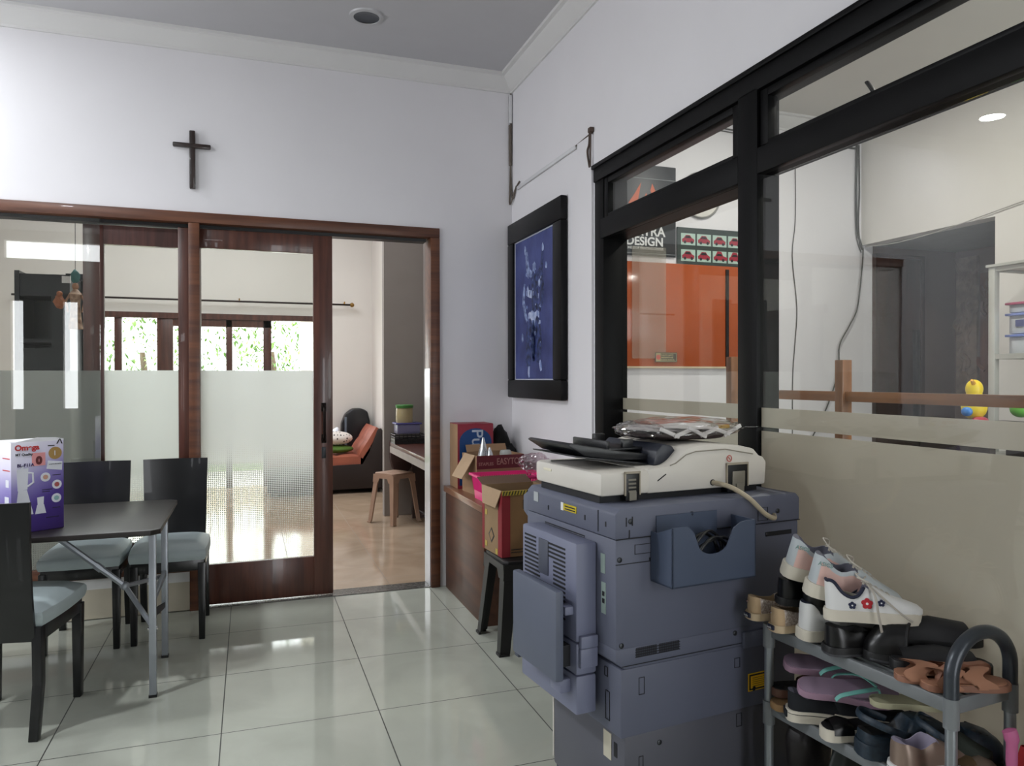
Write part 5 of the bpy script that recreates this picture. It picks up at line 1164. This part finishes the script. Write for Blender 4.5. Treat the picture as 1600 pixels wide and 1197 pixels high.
tag(B().ball((0, 0, 0), (.20, .14, .085), sub=4).out('dotted_pillow', dm, smooth=60, loc=(-.68, 4.5, .633)), 'white pillow with dark dots lying on the green cushion', 'pillow')
tag(B().ball((0, 0, 0), (.21, .15, .05), sub=4).out('green_cushion', mat('olive_green_cloth', '#4a6a22', .8), smooth=60, loc=(-.68, 4.5, .502)), 'olive green cushion under the dotted pillow on the sofa', 'cushion')
gb = thing('guitar_case', 'black rounded case standing in the corner behind the orange sofa', 'case', (-.35, 5.125, 0)); B().prism([(-.20, .02), (.16, .02), (.17, .80), (.14, .93), (.06, .97), (-.06, .97), (-.15, .90), (-.20, .78)], 'y', -.07, .07, bev=.03).out('shell', mat('case_black', '#141418', .35), gb); B().box(-.16, -.13, -.08, .08, .4, .86, bev=.008).out('trim', mat('case_trim', '#5f6a75', .3), gb)
sw = thing('wall_switch', 'small black device fixed on the far room right wall', 'switch', (-.132, 3.3, 1.02)); B().box(-.02, 0, -.06, .06, 0, .16, bev=.004).out('plate', BLACK, sw)
plastic_stool('plastic_stool', 'pale pinkish brown plastic stool in the far room doorway', (-.375, 2.30, 0), 32, mat('beige_stool_plastic', '#a98a76', .5), .47, .27, .36, .06)
# desk along the right wall of the far room with the stacked boxes
dk = thing('wall_desk', 'dark reddish wall desk along the right side of the far room', 'desk', (-.18, 1.45, 0))
B().box(-.20, .155, -1.15, 1.02, .70, .735, bev=.003).out('desk_top', wood('dark_red_wood', '#3f1f18', '#5a2f24', .4, 'y'), dk)
B().box(-.205, -.195, -1.15, 1.02, .64, .70).out('edge_board', mat('pale_edge', '#9a928c', .6), dk)
for y in (-1.1, .95): B().box(.0, .15, y, y+.04, 0, .70).out('leg', DKW, dk)
tag(B().prism([(-.13, .19), (.14, .19), (.12, -.02), (.05, -.12), (-.10, -.10), (-.13, 0)], 'y', -.05, .05, bev=.02).out('hanging_bag', mat('brown_bag_cloth', '#3b2520', .8), loc=(-.24, 2.57, .56)), 'dark brown bag hanging at the end of the wall desk', 'bag')
cr_ = thing('black_crate', 'open black wire crate on the end of the wall desk', 'crate', (-.235, 2.36, .737))
b = B(); 
for z in (0.0, .03, .06, .085):
    b.tube([(-.14, -.11, z), (.14, -.11, z), (.14, .11, z), (-.14, .11, z)], .004, 5, closed=True)
for i in range(8):
    for y in (-.11, .11): b.tube([(-.14+.04*i, y, 0), (-.14+.04*i, y, .085)], .003, 4)
b.box(-.14, .14, -.11, .11, 0, .05); b.out('basket', BLACK, cr_)
pb_ = thing('lunch_box', 'clear box with violet lid standing in the black crate', 'box', (-.24, 2.36, .828)); b = B(); b.box(-.11, .11, -.09, .09, 0, .09, bev=.012); b.out('tub', mat('violet_tub', '#6c6b8c', .35), pb_); B().box(-.125, .125, -.10, .10, .09, .105, bev=.004).out('lid', mat('violet_lid', '#4b4a86', .4), pb_)
jr_ = thing('snack_jar', 'round clear jar with green lid on the violet-lidded box', 'jar', (-.265, 2.36, .934)); B().lathe([(0, 0), (.078, 0), (.082, .02), (.08, .13), (.076, .14)], 28).out('glass', mat('jar_contents', '#a89a74', .3), jr_); B().lathe([(.084, .14), (.086, .165), (.08, .17), (0, .17)], 28).out('lid', mat('green_lid', '#3c7a35', .4), jr_)
# black display cabinet and ornaments behind the fixed bay
kb = thing('display_cabinet', 'tall black display cabinet behind the frosted left bay', 'cabinet', (-3.07, 1.72, 0))
BKC = mat('blue_black_lacquer', '#12191c', .3)
b = B(); b.box(-.19, .16, .2, .24, 0, 2.14); b.box(-.19, -.16, -.2, .22, 0, 2.14); b.box(.04, .16, -.2, .22, 0, 2.12, M=None)
for z in (0, .5, .95, 1.42, 1.62, 1.96): b.box(-.17, .05, -.19, .2, z, z+(.16 if z in (1.42, 1.96) else .03))
b.out('carcass', BKC, kb); B().box(.11, .165, -.205, -.19, 2.06, 2.11).out('label_plate', WHITEP, kb)
pt_ = thing('ceramic_pot', 'pale rounded ceramic pot on a shelf of the black cabinet', 'pot', (-3.01, 1.66, 1.451)); b = B(); b.lathe([(0, 0), (.05, 0), (.062, .02), (.064, .05), (.05, .09), (.03, .115), (.012, .13), (.014, .14), (0, .147)], 24); b.out('pot', mat('cream_ceramic', '#a79b88', .4), pt_); kids(pt_)[0].name = 'body'
pu = thing('hanging_puppet', 'painted hanging puppet with teal headdress beside the black cabinet', 'puppet', (-2.86, 1.45, 1.72))
B().tube([(0, 0, .42), (0, 0, .95)], .002, 4).out('string', DK, pu)
B().ball((0, 0, .38), (.03, .02, .05), jit=.1).out('headdress', mat('teal_cloth', '#3f6f6c', .7), pu)
b = B(); b.ball((0, 0, .31), (.022, .02, .028)); b.out('head', mat('puppet_face', '#a5795c', .5), pu)
b = B(); b.lathe([(.012, .29), (.045, .25), (.03, .19), (.035, .10), (.05, .0), (0, 0)], 14); b.out('robe', mat('puppet_robe', '#7a5844', .7, scale=30, col2='#c2a58c', var=.2), pu)
for s in (-1, 1): B().tube([(s*.03, 0, .26), (s*.06, -.01, .2), (s*.045, -.02, .12)], [.009, .008, .006], 6).out('arm', mat('puppet_face', '#a5795c'), pu)
tag(B().box(-.11, .11, -.02, .02, 0, 2.2).out('dark_screen', BKC, loc=(-2.94, 2.1, 0)), 'dark upright screen behind the hanging puppet', 'screen')
og = thing('carved_ornament', 'small orange carved ornament beside the hanging puppet', 'ornament', (-2.955, 1.42, 1.86)); B().ball((0, 0, .05), (.035, .02, .05), jit=.2, seed=5).ball((0, 0, .11), (.02, .015, .02)).out('figure', mat('ornament_orange', '#a0603c', .6), og)
d4 = struct(thing('door_4', None, None, (-4.58, 3.2, 0))); B().box(0, .04, -1.0, 1.0, 0, 2.1).out('door_leaf', DKW, d4); B().box(0, .06, -1.08, 1.08, 2.1, 2.2).out('frame', BROWN, d4)

# repeats share a group phrase
bpy.context.view_layer.update()
for o in bpy.data.objects:
    if o.parent is not None or 'category' not in o: continue
    lb = o['label']; n = o.name.split('.')[0]
    if n == 'dining_chair': o['group'] = 'dining chairs around the folding table'
    elif n == 'umbrella': o['group'] = 'umbrellas beside the shoe rack'
    elif n == 'plastic_box': o['group'] = 'plastic boxes stacked in the glass cabinet'
    elif n == 'garden_tree': o['group'] = 'trees in the garden'
    elif n == 'relief_panel': o['group'] = 'carved panels in the passage'
    elif o['category'] in ('shoe', 'sandal', 'clog') and o.matrix_world.translation.z > .6: o['group'] = 'shoes piled on the top shelf of the rack'
    elif o['category'] in ('shoe', 'sandal', 'clog') and o.matrix_world.translation.z > .4: o['group'] = 'shoes on the second shelf of the rack'
    elif o['category'] in ('shoe', 'sandal', 'clog'): o['group'] = 'shoes on the bottom shelf of the rack'
    elif n == 'leather_bag': o['group'] = 'bags on the bottom shelf of the rack'
# ------------------------------------------------------------------ light and camera
w = bpy.data.worlds.new('World'); scene.world = w; w.use_nodes = True
bg = w.node_tree.nodes['Background']; bg.inputs[0].default_value = (.95, .97, 1., 1); bg.inputs[1].default_value = 6.5
def portal(name, loc, rot, sx, sy):
    l = bpy.data.lights.new(name, 'AREA'); l.shape = 'RECTANGLE'; l.size = sx; l.size_y = sy; l.cycles.is_portal = True
    o = bpy.data.objects.new(name, l); COL.objects.link(o); o.location = loc; o.rotation_euler = [math.radians(a) for a in rot]
def area(name, loc, rot, sx, sy, power, col=(1, 1, 1), shape='RECTANGLE', spread=180):
    l = bpy.data.lights.new(name, 'AREA'); l.shape = shape; l.size = sx
    if shape == 'RECTANGLE': l.size_y = sy
    l.energy = power; l.color = col; l.spread = math.radians(spread)
    o = bpy.data.objects.new(name, l); COL.objects.link(o); o.location = loc; o.rotation_euler = [math.radians(a) for a in rot]; return o
portal('portal_left', (-4.9, -1.22, 1.9), (0, -90, 0), 1.4, 1.55)
portal('portal_added_skylight', (-2.2, 2.65, 3.98), (0, 0, 0), 2.4, 2.7)
portal('portal_added_rear_doorway', (-.37, -6.95, 1.25), (90, 0, 0), .66, 2.5)
portal('portal_rear_transom', (-4.17, -6.95, 3.1), (90, 0, 0), 1.2, .24)
portal('portal_far', (-2.1, 5.3, 1.08), (-90, 0, 0), 2.5, 2.16)
portal('portal_print', (1.6, -6.05, 1.75), (90, 0, 0), 2.2, 1.7)
area('ceiling_downlight_left', (-3.70, -.557, 3.35), (0, 0, 0), .16, .16, 20, (.93, .97, 1), 'DISK')
area('ceiling_downlight_middle', (-3.55, -2.3, 3.35), (0, 0, 0), .16, .16, 46, (.93, .97, 1), 'DISK')
for x, y in ((1.55, -1.3), (1.55, -3.2)):  # unseen lamps added to brighten the print room
    area('print_room_fill', (x, y, 3.33), (0, 0, 0), .14, .14, 26, (1, .96, .9), 'DISK')
cam = bpy.data.cameras.new('Camera'); co = bpy.data.objects.new('Camera', cam); COL.objects.link(co); scene.camera = co
cam.sensor_fit = 'HORIZONTAL'; cam.sensor_width = 36; cam.lens = 1165.16/1600*36; cam.clip_start = .05; cam.clip_end = 100
yw, pi_, ro = [math.radians(a) for a in (19.418, -.3506, -.0883)]
F = Vector((math.sin(yw)*math.cos(pi_), math.cos(yw)*math.cos(pi_), math.sin(pi_))); Rr = Vector((math.cos(yw), -math.sin(yw), 0)); U = Rr.cross(F)
R2 = Rr*math.cos(ro)+U*math.sin(ro); U2 = -Rr*math.sin(ro)+U*math.cos(ro)
Mc = Matrix((R2, U2, -F)).transposed().to_4x4(); Mc.translation = (-1.6693, -4.7327, 1.3546); co.matrix_world = Mc
scene.view_settings.view_transform = 'Standard'; scene.view_settings.look = 'None'; scene.view_settings.gamma = 1
scene.view_settings.use_curve_mapping = False; scene.view_settings.exposure = 0.12
